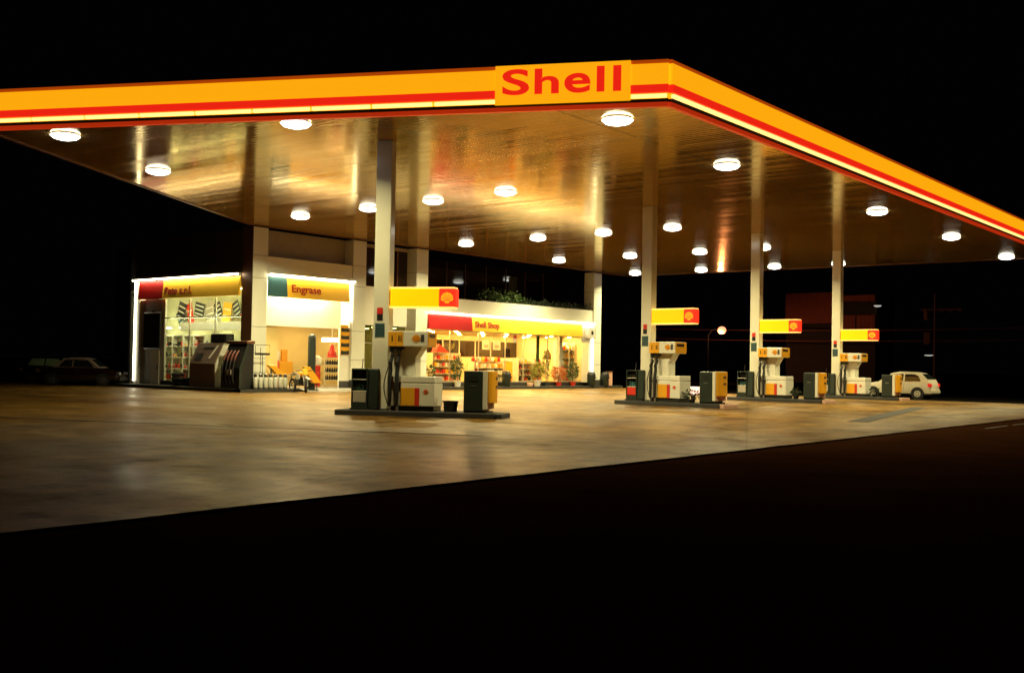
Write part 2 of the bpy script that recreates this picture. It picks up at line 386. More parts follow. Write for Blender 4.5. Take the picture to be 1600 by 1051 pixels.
# drain along the slab edge in front of the first island
t = thing('drain_channel', 'dark drain line across the concrete in front of the nearest island', 'drain')
def strip(mb, a, b, w, z0, z1):
    a = Vector((a[0], a[1], z0)); b = Vector((b[0], b[1], z0)); d = (b-a).normalized(); p = Vector((-d.y, d.x, 0))*w
    return mb.prism([a-p, b-p, b+p, a+p], (0,0,z1-z0))
strip(MB(), (9.5,31.5), (16.6,14.3), .07, .002, .008).build('grate', 'blackplastic', t)
t = thing('patch_strip', 'long dark oil-stained strip on the concrete near the right road edge', 'stain')
strip(MB(), (30.0,11.6), (44.5,14.6), .30, .002, .006).build('stain', 'kerb', t)

# ------------------------------------------------------------------ canopy
ZC = 7.75
A, B, Cc, D, E = (21.62,13.0), (62.2,13.05), (61.8,40.3), (29.95,40.3), (13.14,29.85)
canopy = thing('station_canopy', 'huge flat canopy with glowing yellow fascia and red stripe over the pumps', 'canopy', (30,25,0))
def cp(mb, name, m, bevel=0., parent=None, smooth=False):
    mb.move(Matrix.Translation((-30,-25,0)) if parent is None or parent is canopy else Matrix.Identity(4))
    return mb.build(name, m, parent or canopy, bevel, smooth)
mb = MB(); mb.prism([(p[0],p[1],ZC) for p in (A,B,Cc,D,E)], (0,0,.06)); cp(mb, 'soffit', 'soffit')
mb = MB(); mb.prism([(p[0],p[1],ZC+.07) for p in (A,B,Cc,D,E)], (0,0,.75)); cp(mb, 'roof_deck', 'dsteel')
def wallstrip(mb, a, b, z0, z1, out0, out1):
    """vertical band along edge a->b, between offsets out0..out1 on the outer side"""
    a = Vector((a[0],a[1],0)); b = Vector((b[0],b[1],0)); d = (b-a).normalized(); n = Vector((d.y,-d.x,0))
    if n.dot(a-Vector((38,27,0))) < 0: n = -n
    q = [a+n*out0, b+n*out0, b+n*out1, a+n*out1]
    return mb.prism([Vector((p.x,p.y,z0)) for p in q], (0,0,z1-z0))
def ring(z0, z1, o0, o1, edges):
    mb = MB()
    for a, b in edges: wallstrip(mb, a, b, z0, z1, o0, o1)
    return mb
def ext(a, b, k):
    a = Vector(a); b = Vector(b); d = (b-a).normalized(); return tuple(a), tuple(b+d*k)
# front edge (A-E) is stopped at the sign, right edge (A-B)
nAE_ = Vector((-.8928,-.4504,0))
def onf_(s, z, o): d = (Vector(E)-Vector(A)).normalized(); p = Vector(A)+d*s; return Vector((p.x+nAE_.x*o, p.y+nAE_.y*o, z))
dAE = (Vector(E)-Vector(A)).normalized(); LAE = (Vector(E)-Vector(A)).length
def onAE(s): p = Vector(A)+dAE*s; return (p.x, p.y)
lit = [(onAE(-.0), E), (A, B)]
cp(ring(8.20, 8.70, 0, .10, lit), 'yellow_fascia', 'fascia')
cp(ring(8.70, 8.80, -.10, .07, lit), 'fascia_capping_glow', 'capping_glow')
segred = [(onAE(0), onAE(.92)), (onAE(4.18), E), (A, B)]
cp(ring(8.00, 8.197, 0, .115, segred), 'red_stripe', 'fasciared')
for a, b in segred:
    a = Vector(a); b = Vector(b); L = (b-a).length; k = max(1, round(L/1.55)); d = (b-a)/L
    for i in range(k):
        p, q = a+d*(i*L/k+.04), a+d*((i+1)*L/k-.04); mb = MB(); wallstrip(mb, (p.x,p.y), (q.x,q.y), 7.885, 7.965, .05, .13); cp(mb, 'fluorescent_tube', 'tube')
cp(ring(7.86, 7.998, 0, .045, segred), 'tube_tray', 'fascia')
cp(ring(7.785, 7.86, -.05, .10, lit), 'shadow_gap', 'dsteel')
cp(ring(7.68, 7.783, -.06, .06, lit), 'red_lip', 'trimred')
off = [(B, Cc), (Cc, D), (D, E)]
cp(ring(7.72, 8.80, 0, .10, off), 'plain_fascia', 'mullion')
# sign panel on the front fascia
th = math.atan2(dAE.y, dAE.x)
nAE = Vector((-dAE.y, dAE.x, 0));
if nAE.dot(Vector((A[0],A[1],0))) > 0: nAE = -nAE
def onf(s, z, o): p = Vector((A[0],A[1],0))+Vector((dAE.x,dAE.y,0))*s+nAE*o; return Vector((p.x,p.y,z))
sp = MB(); sp.prism([onf(.90,7.83,.0), onf(4.22,7.83,.0), onf(4.22,8.79,.0), onf(.90,8.79,.0)], nAE*.14)
cp(sp, 'sign_panel', 'fascia')
lt = MB(); rv = -Vector((dAE.x,dAE.y,0))
for ch, u0, u1, zb, zt in (('S',195,375,8.052,8.69),('h',410,570,8.06,8.68),('e',605,775,8.052,8.535),('l',815,865,8.06,8.68),('l',920,972,8.06,8.68)):
    c_ = text_mb(ch, 1.0, (0,0,0), X, Z, .015, .022, 1.0)
    xa = min(v[0] for v in c_.v); xb = max(v[0] for v in c_.v); za = min(v[2] for v in c_.v); zz = max(v[2] for v in c_.v)
    s0 = 4.04-(u0-195)*.003758; wd = (u1-u0)*.003758
    lt.add([onf(s0-(v[0]-xa)/(xb-xa)*wd, zb+(v[2]-za)/(zz-za)*(zt-zb), .148-v[1]) for v in c_.v], c_.f)
cp(lt, 'lettering', 'fasciared')

# canopy lamps
F1 = [(14.9,28.6),(19.6,31.4),(17.7,21.95),(22.2,14.84)]
ROWS = [('x', F1),
        ('in row nearest the first pump', [(29.4,36.0),(29.4,31.7),(29.4,28.1),(29.3,24.4),(29.2,15.46)]),
        ('in row behind the second pump', [(41.05,36.8),(41.0,32.0),(41.0,28.1),(41.05,24.4),(41.05,15.15)]),
        ('in row behind the third pump', [(50.5,37.8),(50.4,32.7),(50.5,28.3),(50.3,24.5),(50.6,15.2)]),
        ('in the farthest row', [(60.0,38.5),(60.0,33.5),(60.1,28.5),(60.2,24.5),(60.8,15.4)])]
LAMPD = {}
for wt in (55, 330, 660):
    ld = bpy.data.lights.new('lamp_bulb', 'AREA'); ld.shape = 'DISK'; ld.size = .5; ld.energy = wt; ld.color = (1., .86, .42); ld.spread = R(145); LAMPD[wt] = ld
def watt(ri, i): return 660 if ri else (55 if i < 2 else 330)
lampA = None
ORD = ['first','second','third','fourth','fifth']
FL = ['bright canopy light at the far left end of the yellow fascia',
      'bright canopy light beside the diagonal left edge of the canopy',
      'big glaring canopy light under the fascia left of the nearest column',
      'big glaring canopy light under the red lettering of the fascia sign']
for ri, (txt, pts) in enumerate(ROWS):
    for i, (u, v) in enumerate(pts):
        lab = FL[i] if ri == 0 else 'white canopy light, %s from the left %s' % (ORD[i], txt)
        if lampA is None:
            lampA = thing('canopy_light', lab, 'light', (u, v, ZC), 0, 'lights under the canopy'); c = lampA
            h = MB(); h.lathe([(.37,-.044),(.38,-.03),(.38,-.004)], n=28); h.build('housing', 'white', lampA, .01)
            l = MB(); l.lathe([(.001,-.165),(.17,-.155),(.32,-.115),(.40,-.046)], n=28); l.build('lens', 'lens', lampA, smooth=True)
            bo = bpy.data.objects.new('bulb', LAMPD[55]); COL.objects.link(bo); bo.parent = lampA; bo.location = (0,0,-.18)
        else:
            c = copy_tree(lampA); c.location = (u, v, ZC); c['label'] = lab
        for ch in c.children:
            if ch.type == 'LIGHT': ch.data = LAMPD[watt(ri, i)]
# ------------------------------------------------------------------ islands
ISL = [dict(o=(20.9+.535, 20.3+.27), rz=math.atan2(dAE.y, dAE.x), sz=1.0),
       dict(o=(35.5, 20.77), rz=R(90), sz=1.04), dict(o=(45.2, 20.95), rz=R(90), sz=1.04), dict(o=(53.8, 20.57), rz=R(90), sz=1.0)]
W = ['nearest', 'second', 'third', 'farthest']
def place(tree, i, label, first):
    c = tree if first else copy_tree(tree)
    d = ISL[i]; c.location = (d['o'][0], d['o'][1], 0); c.rotation_euler = (0,0,d['rz']); c.scale = (1,1,d['sz'])
    c['label'] = label
    return c
# kerb island
isl = thing('pump_island', 'x', 'kerb island', group='pump islands under the canopy')
mb = MB(); mb.box(-2.08,2.52,-.6,.6,-.1,.15); mb.build('kerb_block', 'kerb', isl, .03, seg=2)
mb = MB(); mb.box(-2.27,-2.082,-.55,.55,-.1,.14); mb.build('painted_end', 'kerbend', isl, .02)
# column
colm = thing('canopy_column', 'x', 'column', group='columns of the pump islands')
mb = MB(); mb.box(1.10,1.56,-.16,.22,.15,ZC-.002); mb.build('shaft', 'column', colm, .02, seg=2)
mb = MB(); mb.box(1.07,1.59,-.19,.25,.15,.19); mb.build('base_plate', 'dsteel', colm)
pk = MB(); pk.box(1.28,1.45,.222,.230,2.84,3.02); pl = pk.build('warning_sticker', 'red', colm)
MB().box(1.28,1.45,.222,.229,2.66,2.836).build('instruction_sticker', 'blackplastic', colm)
mb = MB(); mb.box(1.22,1.50,.222,.232,2.20,2.58); nb = mb.build('notice_board', 'teal', colm)
mb = MB()
for r_ in range(4):
    for c_ in range(3): mb.box(1.25+c_*.08, 1.30+c_*.08, .2335, .237, 2.25+r_*.08, 2.30+r_*.08)
mb.build('pictogram_rows', 'dsteel', nb)
mb = MB(); mb.box(1.26,1.46,.2335,.238,2.63,2.645)
# blade sign
bl = thing('blade_sign', 'x', 'sign', group='glowing blade signs on the columns')
mb = MB(); mb.box(-.36,1.06,-.10,.26,3.055,3.56); mb.build('yellow_box', 'blade', bl, .02)
mb = MB(); mb.box(-.84,-.363,-.10,.262,3.055,3.56); rb = mb.build('red_end', 'bladered', bl, .02)
e1, rib = scallop((-.60,.264,3.30), (-1,0,0), Z, .19, .012); e1.build('emblem', 'bladeemblem', rb); rib.build('emblem_ribs', 'bladered', rb)
mb = MB(); mb.box(-.80,1.06,-.11,.27,3.565,3.60); mb.box(-.80,1.06,-.11,.27,3.015,3.05); mb.build('edge_trim', 'bladeedge', bl)
mb = MB(); mb.box(1.06,1.12,-.05,.18,3.1,3.5); mb.build('bracket', 'dsteel', bl)
# fuel dispenser
dp = thing('fuel_pump', 'x', 'fuel pump', group='fuel pumps on the islands')
mb = MB(); mb.box(-.30,1.02,-.36,.36,.15,.285); mb.build('plinth', 'blackplastic', dp, .01)
mb = MB(); mb.box(-.33,.66,-.40,.40,.287,.92); cb = mb.build('lower_cabinet', 'cabinet', dp, .015, seg=2)
mb = MB(); mb.box(-.33,1.0,-.40,.40,.935,1.11); mb.build('cabinet_lid', 'cabinet', dp, .02, seg=2)
mb = MB(); mb.box(-.31,.99,-.375,.375,.918,.937); mb.build('lid_joint', 'blackplastic', dp)
mb = MB(); mb.box(.24,.65,.402,.412,.305,.79); mb.build('yellow_panel', 'yellow', cb)
mb = MB(); mb.box(.11,.237,.402,.413,.305,.79); mb.build('red_panel', 'red', cb)
e1, rib = scallop((-.08,.402,.69), (-1,0,0), Z, .075, .008); e1.build('emblem', 'red', cb); rib.build('emblem_ribs', 'yellow', cb)
mb = MB(); mb.box(.67,1.0,-.34,.30,.287,.93); mb.build('hose_bay', 'greycab', dp, .01)
mb = MB(); mb.prism([(.30,-.30,1.112),(1.0,-.30,1.112),(1.0,-.30,1.93),(.10,-.30,1.93),(.30,-.30,1.62)], (0,.50,0)); mb.build('tower', 'cabinet', dp, .012)
mb = MB(); mb.box(-.11,1.05,-.42,.42,1.93,2.36); hd = mb.build('header', 'cabinet', dp, .02, seg=2)
mb = MB(); mb.box(.60,1.035,.422,.432,1.945,2.345); yp = mb.build('grade_panel', 'yellow', hd)
mb = MB(); mb.box(.70,.735,.434,.438,2.07,2.24); mb.box(.645,.665,.434,.438,2.07,2.24); mb.box(.90,.93,.434,.438,2.07,2.24); mb.build('grade_marks', 'blackplastic', hd)
mb = MB(); mb.box(.812,.818,.434,.437,1.95,2.34); mb.build('grade_divider', 'red', hd)
e1, rib = scallop((.22,.422,2.16), (-1,0,0), Z, .13, .010); e1.build('emblem', 'yellow', hd); rib.build('emblem_ribs', 'red', hd)
mb = MB(); mb.box(-.01,.08,.422,.430,2.07,2.27); mb.build('badge', 'dsteel', hd)
mb = MB(); mb.box(-.132,-.112,-.40,.40,1.95,2.345); ep = mb.build('end_panel', 'yellow', hd)
mb = MB(); mb.box(-.140,-.1335,-.2,.34,2.19,2.29); mb.build('price_display', 'blackplastic', hd)
mb = MB(); mb.box(.62,1.02,.22,.36,1.86,1.928); mb.build('nozzle_rail', 'blackplastic', dp)
for sx in (.95, .75):
    nz = MB(); nz.box(sx-.045,sx+.045,.24,.40,1.78,1.86); nz.box(sx-.03,sx+.03,.26,.36,1.60,1.70)
    nz.tube([(sx,.30,1.70),(sx,.34,1.60),(sx+.01,.42,1.48),(sx,.40,1.30)], [.03,.05,.065,.05]); nz.tube([(sx,.36,1.72),(sx,.30,1.80),(sx,.26,1.84)], .02)
    n_ = nz.build('nozzle', 'blackplastic', dp, smooth=True)
    hs = MB(); hs.tube([(sx,.41,1.32),(sx+.01,.45,1.05),(sx-.005,.46,.7),(sx,.45,.42),(sx+.02,.42,.29)], [.055,.06,.058,.05,.045], 10)
    hs.build('hose', 'black', dp, smooth=True)
hl = MB(); pth = [(.98,.38,1.42)]
for k in range(15):
    a = k/14; pth.append((1.02+.13*math.sin(a*math.pi), .36+.02*a, 1.38-1.08*a))
hl.tube(pth, .016, 8); hl.build('loop_hose', 'black', dp, smooth=True)
for sx in (.95, .74): MB().cyl((sx,.42,.27),(sx,.42,.155),.04,n=12).build('hose_coupling', 'steel', dp, smooth=True)
# left cabinet with open shelves
lc = thing('oil_display_cabinet', 'x', 'display cabinet', group='oil display cabinets on the island ends')
mb = MB()
mb.box(1.64,1.67,-.38,.36,.20,1.30); mb.box(2.09,2.12,-.38,.36,.20,1.30); mb.box(1.67,2.09,-.38,-.35,.20,1.30); mb.box(1.67,2.09,-.35,.36,1.26,1.30); mb.box(1.67,2.09,-.35,.36,.20,.34)
mb.build('case', 'darkgreen', lc)
mb = MB(); mb.prism([(1.636,-.36,.20),(1.636,.34,.20),(1.636,.30,1.30),(1.636,-.36,1.30)], (-.30,0,0)); sd = mb.build('side_bin', 'darkgreen', lc, .02)
mb = MB(); mb.box(1.665,2.095,-.34,.35,.985,1.005); mb.box(1.665,2.095,-.34,.35,.655,.675); mb.build('shelf', 'shelf', lc)
mb = MB(); mb.box(1.69,2.07,.335,.35,.36,.645); fp = mb.build('lower_panel', 'greycab', lc)
mb = MB()
for k in range(4): mb.lathe([(.045,0),(.045,.17),(.02,.20),(.02,.235)], (1.73+k*.10,.18,1.006), 10)
mb.build('bottle_row', 'blackplastic', lc)
mb = MB()
for k in range(4): mb.lathe([(.045,0),(.045,.17),(.02,.20),(.02,.235)], (1.73+k*.10,.18,.676), 10)
mb.build('bottle_row', 'teal', lc)
mb = MB(); mb.tube([(1.98,-.1,1.30),(1.96,-.1,1.58)], .014); mb.build('antenna', 'blackplastic', lc)
mb = MB(); mb.box(1.36,2.14,-.42,.42,.15,.20); mb.build('foot', 'blackplastic', lc)
# right cabinet
rc = thing('service_cabinet', 'x', 'service cabinet', group='service cabinets on the island ends')
mb = MB(); mb.box(-1.70,-1.16,-.45,.40,.19,1.29); bx = mb.build('case', 'darkgreen', rc, .02, seg=2)
mb = MB(); mb.box(-1.55,-1.30,.402,.412,1.02,1.15); mb.build('slot', 'blackplastic', rc)
mb = MB(); mb.box(-1.52,-1.34,.402,.410,.87,.89); mb.build('handle', 'steel', rc)
mb = MB(); mb.box(-1.83,-1.703,-.46,.41,.24,1.30); mb.build('white_side', 'cabinet', rc, .015)
prof = []
for k in range(9):
    a = math.pi*k/8; prof.append((-1.835-.16*math.sin(a), -.02-.40*math.cos(a)))
mb = MB(); mb.prism([(x,y,.42) for x, y in prof], (0,0,.87)); yb = mb.build('bulged_panel', 'yellow', rc, .012, smooth=True)
mb = MB(); mb.box(-2.002,-1.99,-.12,.08,1.05,1.14); mb.box(-2.002,-1.99,-.12,.08,.82,.90); mb.build('control_marks', 'mullion', rc)
mb = MB(); mb.box(-1.78,-1.84,-.38,.34,.24,.415); mb.build('lower_panel', 'kerbend', rc)  # pale pink panel stands for glow reflected low on the cabinet
mb = MB(); mb.box(-1.80,-1.16,-.42,.36,.15,.19); mb.build('foot', 'blackplastic', rc)
# bin
bn = thing('waste_bucket', 'x', 'bucket', group='buckets beside the pumps')
mb = MB(); mb.lathe([(.18,.15),(.215,.45),(.23,.45),(.23,.42)], (-.72,.12,0), 16); mb.build('pail', 'blackplastic', bn, smooth=True)
mb = MB(); pp = [(-.72+.23*math.cos(a), .12+.18*math.sin(a), .43) for a in [math.pi*k/10 for k in range(11)]]; mb.tube(pp, .008, 6); mb.build('handle', 'dsteel', bn)

DESC = ['slanting nearest island', 'second island from the left', 'third island from the left', 'farthest island on the right']
for i in range(4):
    f = i == 0
    place(isl, i, ['dark kerbed pump island nearest the camera, turned towards it', 'pump island with pink painted kerb end, second along the row', 'low pump island third along the row of pumps', 'farthest pump island in front of the cream hatchback'][i], f)
    c = place(colm, i, ['dull grey canopy column on the nearest pump island', 'cream canopy column of the second pump island', 'cream canopy column of the third pump island', 'cream canopy column at the farthest pump island'][i], f)
    place(bl, i, ['glowing yellow blade sign with red emblem end above the nearest pump', 'glowing yellow blade sign above the second pump', 'glowing yellow blade sign above the third pump, before the red building', 'smallest glowing yellow blade sign, above the farthest pump'][i], f)
    place(dp, i, ['shadowed grey fuel pump with yellow panel on the nearest island', 'cream fuel pump with yellow panel on the second island', 'cream fuel pump with yellow panel on the third island', 'smallest fuel pump, on the farthest island beside the hatchback'][i], f)
    c_lc = place(lc, i, ['dark oil display cabinet with shelves left of the nearest column', 'dark green oil display cabinet left of the second column', 'oil display cabinet left of the third column', 'oil display cabinet mostly hidden beside the farthest column'][i], f)
    if i == 1:
        for ch in c_lc.children:
            if ch.name.startswith('lower_panel'): ch.data = ch.data.copy(); ch.data.materials[0] = M['red']; ch['label'] = 'red lower panel of the cabinet'
    place(rc, i, ['dark cabinet with yellow side on the right end of the nearest island', 'green cabinet with bulged yellow side on the second island', 'green cabinet with bulged yellow side on the third island', 'green cabinet with yellow side in front of the hatchback'][i], f)
    if i == 0: place(bn, 0, 'black bucket standing right of the nearest fuel pump', True)
for ch in isl.children:
    if ch.name.startswith('painted_end'): ch.data = ch.data.copy(); ch.data.materials[0] = M['kerb']
# copies carry their own notices, so the red lower panel of the second display cabinet is a part of its own
# dark plants beside the other pumps
LEAVES = [mat('leaf_green', (.05,.11,.025), .6, var=.3), mat('leaf_light', (.16,.20,.04), .6, var=.3), mat('leaf_dark', (.018,.035,.015), .7, var=.3),
          mat('flower_orange', (.55,.16,.02), .6, var=.3), mat('leaf_yellow', (.30,.28,.04), .6, var=.3)]
def leaves(c, rad, n, size, rnd, shape='ball', long=1.6):
    mb = MB()
    for _ in range(n):
        while True:
            p = Vector((rnd.uniform(-1,1), rnd.uniform(-1,1), rnd.uniform(-1,1)))
            if p.length <= 1: break
        if rnd.random() < .6: p = p.normalized()*rnd.uniform(.6,1.05)
        q = Vector((c[0]+p.x*rad[0], c[1]+p.y*rad[1], c[2]+p.z*rad[2]))
        d = Vector((p.x+rnd.uniform(-.5,.5), p.y+rnd.uniform(-.5,.5), rnd.uniform(-.5,.9))).normalized()
        w = d.cross(Vector((rnd.uniform(-1,1), rnd.uniform(-1,1), rnd.uniform(-1,1)))).normalized()
        s_ = size*rnd.uniform(.6,1.3); nrm = d.cross(w)*s_*.15
        a = q; b = q+d*s_*long*.5+w*s_*.35+nrm; e = q+d*s_*long; f_ = q+d*s_*long*.5-w*s_*.35+nrm
        mb.add([a,b,e,f_], [(0,1,2,3)])
    return mb
def plant(name, label, cat, loc, h, rad, leafm, potm, pot=(.16,.2,.3), n=160, size=.11, group=None, stems=4, seed=1, crown=None):
    rnd = random.Random(seed)
    t = thing(name, label, cat, loc, 0, group)
    mb = MB(); mb.lathe([(pot[0],0),(pot[1],pot[2]),(pot[1]+.015,pot[2]),(pot[1]+.015,pot[2]-.04)], (0,0,0), 18); mb.build('pot', potm, t, smooth=True)
    st = MB()
    for k in range(stems):
        a = rnd.uniform(0,6.28); r_ = rnd.uniform(.2,.6)*rad[0]
        st.tube([(0,0,pot[2]-.05),(r_*.3*math.cos(a),r_*.3*math.sin(a),(pot[2]+h)*.5),(r_*math.cos(a),r_*math.sin(a),h*.85)], [.014,.011,.006], 6)
    st.build('stem', 'pole', t)
    zc = (pot[2]+h)/2 if crown is None else crown
    leaves((0,0,zc), rad, n, size, rnd).build('foliage', leafm, t)
    return t
for i, lab in ((1,'dark low plant in a tub between second pump and its cabinet'), (2,'dark small plant beside the third fuel pump'), (3,'dark small plant beside the farthest fuel pump')):
    d = ISL[i]; plant('potted_plant', lab, 'plant', (d['o'][0]-.2, d['o'][1]-.72, .15), .42, (.30 if i==1 else .2,.34 if i==1 else .2,.17), LEAVES[2], 'blackplastic', (.10,.13,.14), 130, .08, 'dark plants on the pump islands', seed=i+3)

# glowing box standing in for a pinkish glow behind the second island
t = thing('glow_box', 'pinkish white glowing box low behind the second island', 'light', (37.4,20.95,0))
mb = MB(); mb.box(-.12,.12,-.42,.34,.40,.72); mb.build('light_panel', 'pinklight', t, .03)
MB().box(-.10,.10,-.3,-.24,0,.40).build('leg', 'dsteel', t); MB().box(-.10,.10,.18,.24,0,.40).build('leg', 'dsteel', t)

# ------------------------------------------------------------------ service building
BO = Vector((30.2, 40.3, 0))
bld = thing('service_building', 'pale corner service building with pillars and lit shop fronts under the canopy', 'building', BO)
def bp(mb, name, m, parent=None, bevel=0., smooth=False):
    mb.move(Matrix.Translation(-BO)); return mb.build(name, m, parent or bld, bevel, smooth)
for x0, x1, y1 in ((30.2,31.05,41.12),(36.4,37.3,41.15),(41.0,41.9,41.15),(57.8,58.7,41.1)):
    p = bp(MB().box(x0,x1,40.3,y1,.1,ZC-.07), 'pillar', 'pillar', bevel=.015)
    for z in (1.55, 3.02, 5.30, 6.36): bp(MB().box(x0-.003,x1+.003,40.297,y1-.02,z,z+.018), 'cladding_joint', 'dsteel', p)
    bp(MB().box(x0-.02,x1+.02,40.275,y1-.03,.102,.55), 'skirting', 'kerb', p)
bp(MB().box(30.19,30.199,40.31,41.1,.56,ZC-.08), 'dark_side_panel', 'mullion')  # thin dark brown sheet over the left face of this pillar only
# lubrication bay front
bp(MB().box(31.05,36.4,40.36,40.80,5.56,6.36), 'parapet', 'wall')
bp(MB().box(31.05,36.4,40.95,41.05,6.0,ZC-.07), 'recessed_wall', 'brownwall')
bp(MB().box(31.05,36.4,40.36,41.05,5.40,5.555), 'lintel', 'wall')
bp(MB().box(31.05,36.4,41.02,41.10,3.14,5.40), 'bulkhead', 'white')
bp(MB().box(36.24,36.395,40.34,41.0,3.141,5.40), 'return_panel', 'white')
bp(MB().box(31.05,42.0,41.12,46.0,.02,.153), 'floor', 'floor')
bp(MB().box(32.2,42.1,46.0,46.2,.1,3.5), 'back_wall', 'baywall')
bp(MB().box(31.05,32.38,41.12,41.25,.1,3.5), 'stub_wall', 'baywall')
bp(MB().box(32.2,32.38,41.26,46.0,.1,4.6), 'partition_wall', 'baywall')
bp(MB().box(42.0,42.12,41.15,47.1,.1,3.5), 'partition_wall', 'baywall')
bp(MB().box(32.39,41.98,41.11,45.98,3.38,3.48), 'ceiling', 'white')
for x0 in (33.2, 36.4, 39.6):
    bp(MB().box(x0,x0+1.6,42.0,42.3,3.33,3.377), 'interior_light', 'baytube'); bp(MB().box(x0,x0+1.6,44.2,44.5,3.33,3.377), 'interior_light', 'baytube')
bp(MB().box(35.70,36.395,40.42,40.52,.10,3.139), 'door_jamb', 'white')
bp(MB().box(35.69,36.393,40.395,40.419,.10,.50), 'skirting', 'dsteel')
for x0 in (32.2, 33.4, 34.6):
    bp(MB().lathe([(.10,0),(.13,.06)], (x0,40.75,5.30), 14), 'downlight', 'spot')
# bay between the middle pillars
bp(MB().box(37.3,41.0,41.0,41.13,3.42,5.46), 'wall', 'wall')
w = bp(MB().box(37.3,41.0,41.04,41.09,5.46,7.50), 'window', 'glassdark')
for x in (38.9,40.2): bp(MB().box(x,x+.06,41.0,41.038,5.46,7.5), 'mullion', 'mullion', w)
bp(MB().box(37.3,41.0,41.0,41.13,7.50,ZC-.07), 'lintel', 'brownwall')
w = bp(MB().box(37.3,41.0,41.06,41.08,.45,3.42), 'window', 'glassgreen')
mb = MB()
for x in (37.3,38.5,39.75,40.94): mb.box(x,x+.06,41.03,41.058,.45,3.42)
mb.box(37.36,40.94,41.03,41.057,2.45,2.50); bp(mb, 'frame', 'silver', w)
bp(MB().box(37.3,41.0,41.0,41.13,.1,.45), 'sill_wall', 'kerb')
# shop front
bp(MB().box(41.9,57.8,40.36,40.60,4.34,5.14), 'parapet', 'wall')
bp(MB().box(41.9,57.8,40.36,41.0,3.34,4.335), 'lintel', 'wall')
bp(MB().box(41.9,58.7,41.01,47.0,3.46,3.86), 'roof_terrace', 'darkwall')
bp(MB().box(41.9,57.8,40.85,41.0,.1,.38), 'sill_wall', 'kerb')
w = bp(MB().box(41.9,57.8,40.92,40.935,.38,3.335), 'shop_window', 'glass')
for x in (41.9,44.4,46.9,49.35,51.15,53.6,55.95): bp(MB().box(x,x+.055,40.90,40.95,.432,3.33), 'mullion', 'silver', w)
bp(MB().box(41.9,57.8,40.895,40.945,.38,.43), 'frame', 'silver', w)
bp(MB().box(55.0,55.34,41.0,41.3,.38,3.33), 'post', 'white', w)
bp(MB().box(56.45,57.795,40.32,40.36,3.0,4.34), 'return_panel', 'white')
bp(MB().box(57.3,57.795,40.34,40.88,.38,3.0), 'return_panel', 'white')
bp(MB().box(42.13,58.0,41.02,47.0,.02,.153), 'floor', 'floor')
bp(MB().box(42.13,58.2,47.0,47.2,.1,3.5), 'back_wall', 'shopwall')
bp(MB().box(58.0,58.2,41.12,47.0,.1,3.5), 'side_wall', 'shopwall')
bp(MB().box(42.13,57.99,41.02,46.99,3.345,3.44), 'ceiling', 'shopwall')
for x in (43.5,45.8,48.1,50.4,52.7,55.0,57.0):
    for y in (41.7,43.6,45.6):
        bp(MB().lathe([(.08,0),(.09,.02)], (x,y,3.322), 14), 'downlight', 'shopspot')
w = bp(MB().box(47.0,57.9,46.93,46.99,1.95,3.0), 'inner_window', 'glassdark')
for x in (47.0,48.6,50.2,51.8,53.4,55.0,56.6): bp(MB().box(x,x+.07,46.88,46.928,1.95,3.0), 'mullion', 'shelf', w)
# upper storey behind the terrace
w = bp(MB().box(41.9,58.7,44.0,44.1,3.87,ZC-.07), 'upper_window', 'glassdark')
for x in (42.0,43.9,45.6,47.3,49.0,51.0,53.0,55.0,57.0): bp(MB().box(x,x+.06,43.95,43.998,3.87,ZC-.07), 'mullion', 'mullion', w)
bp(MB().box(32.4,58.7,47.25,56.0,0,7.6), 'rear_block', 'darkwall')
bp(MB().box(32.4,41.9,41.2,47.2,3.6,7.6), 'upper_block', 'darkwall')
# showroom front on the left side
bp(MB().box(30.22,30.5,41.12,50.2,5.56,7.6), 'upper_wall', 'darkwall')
bp(MB().box(30.3,32.3,41.12,50.2,5.42,5.555), 'lintel', 'darkwall')
bp(MB().box(30.2,30.55,49.78,50.2,.1,5.40), 'end_wall', 'white')
bp(MB().box(30.3,30.45,47.85,49.78,.1,4.48), 'door_wall', 'greycab')
d_ = bp(MB().box(30.255,30.298,47.95,48.72,.16,1.88), 'door', 'shelf'); bp(MB().box(30.20,30.25,48.02,48.06,.9,1.15), 'handle', 'dsteel', d_)
w = bp(MB().box(30.36,30.375,41.12,47.6,.36,4.48), 'shop_window', 'glass')
for y in (41.12,43.3,45.45): bp(MB().box(30.33,30.40,y,y+.06,.36,4.48), 'mullion', 'white', w)
bp(MB().box(30.31,30.42,47.58,47.85,.36,4.48), 'frame', 'white', w)
bp(MB().box(30.32,30.355,41.12,47.58,3.50,3.555), 'transom', 'dsteel', w)
bp(MB().box(30.3,30.45,41.12,47.85,.1,.36), 'sill_wall', 'kerb')
bp(MB().box(30.43,30.50,41.4,47.4,3.507,3.548), 'interior_light', 'petetube')  # unseen glowing strip added behind the transom to brighten the inner beam
bp(MB().box(31.2,31.35,41.27,47.6,2.92,3.34), 'inner_beam', 'white')
pw = mat('showroom_wall', (.60,.60,.40), .7, var=.08)
bp(MB().box(32.1,32.19,41.26,51.0,.1,5.4), 'back_wall', pw)
bp(MB().box(30.46,32.09,41.26,51.0,.02,.30), 'floor', 'floor')
bp(MB().box(30.46,32.09,41.26,51.0,4.90,5.0), 'ceiling', pw)
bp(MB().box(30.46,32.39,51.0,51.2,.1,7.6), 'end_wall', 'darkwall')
for y0 in (41.8,44.2,46.6,48.8):
    bp(MB().box(30.52,30.70,y0,y0+1.4,4.85,4.897), 'interior_light', 'petetube')
    bp(MB().box(31.36,31.5,y0,y0+1.3,3.04,3.09), 'interior_light', 'petetube')

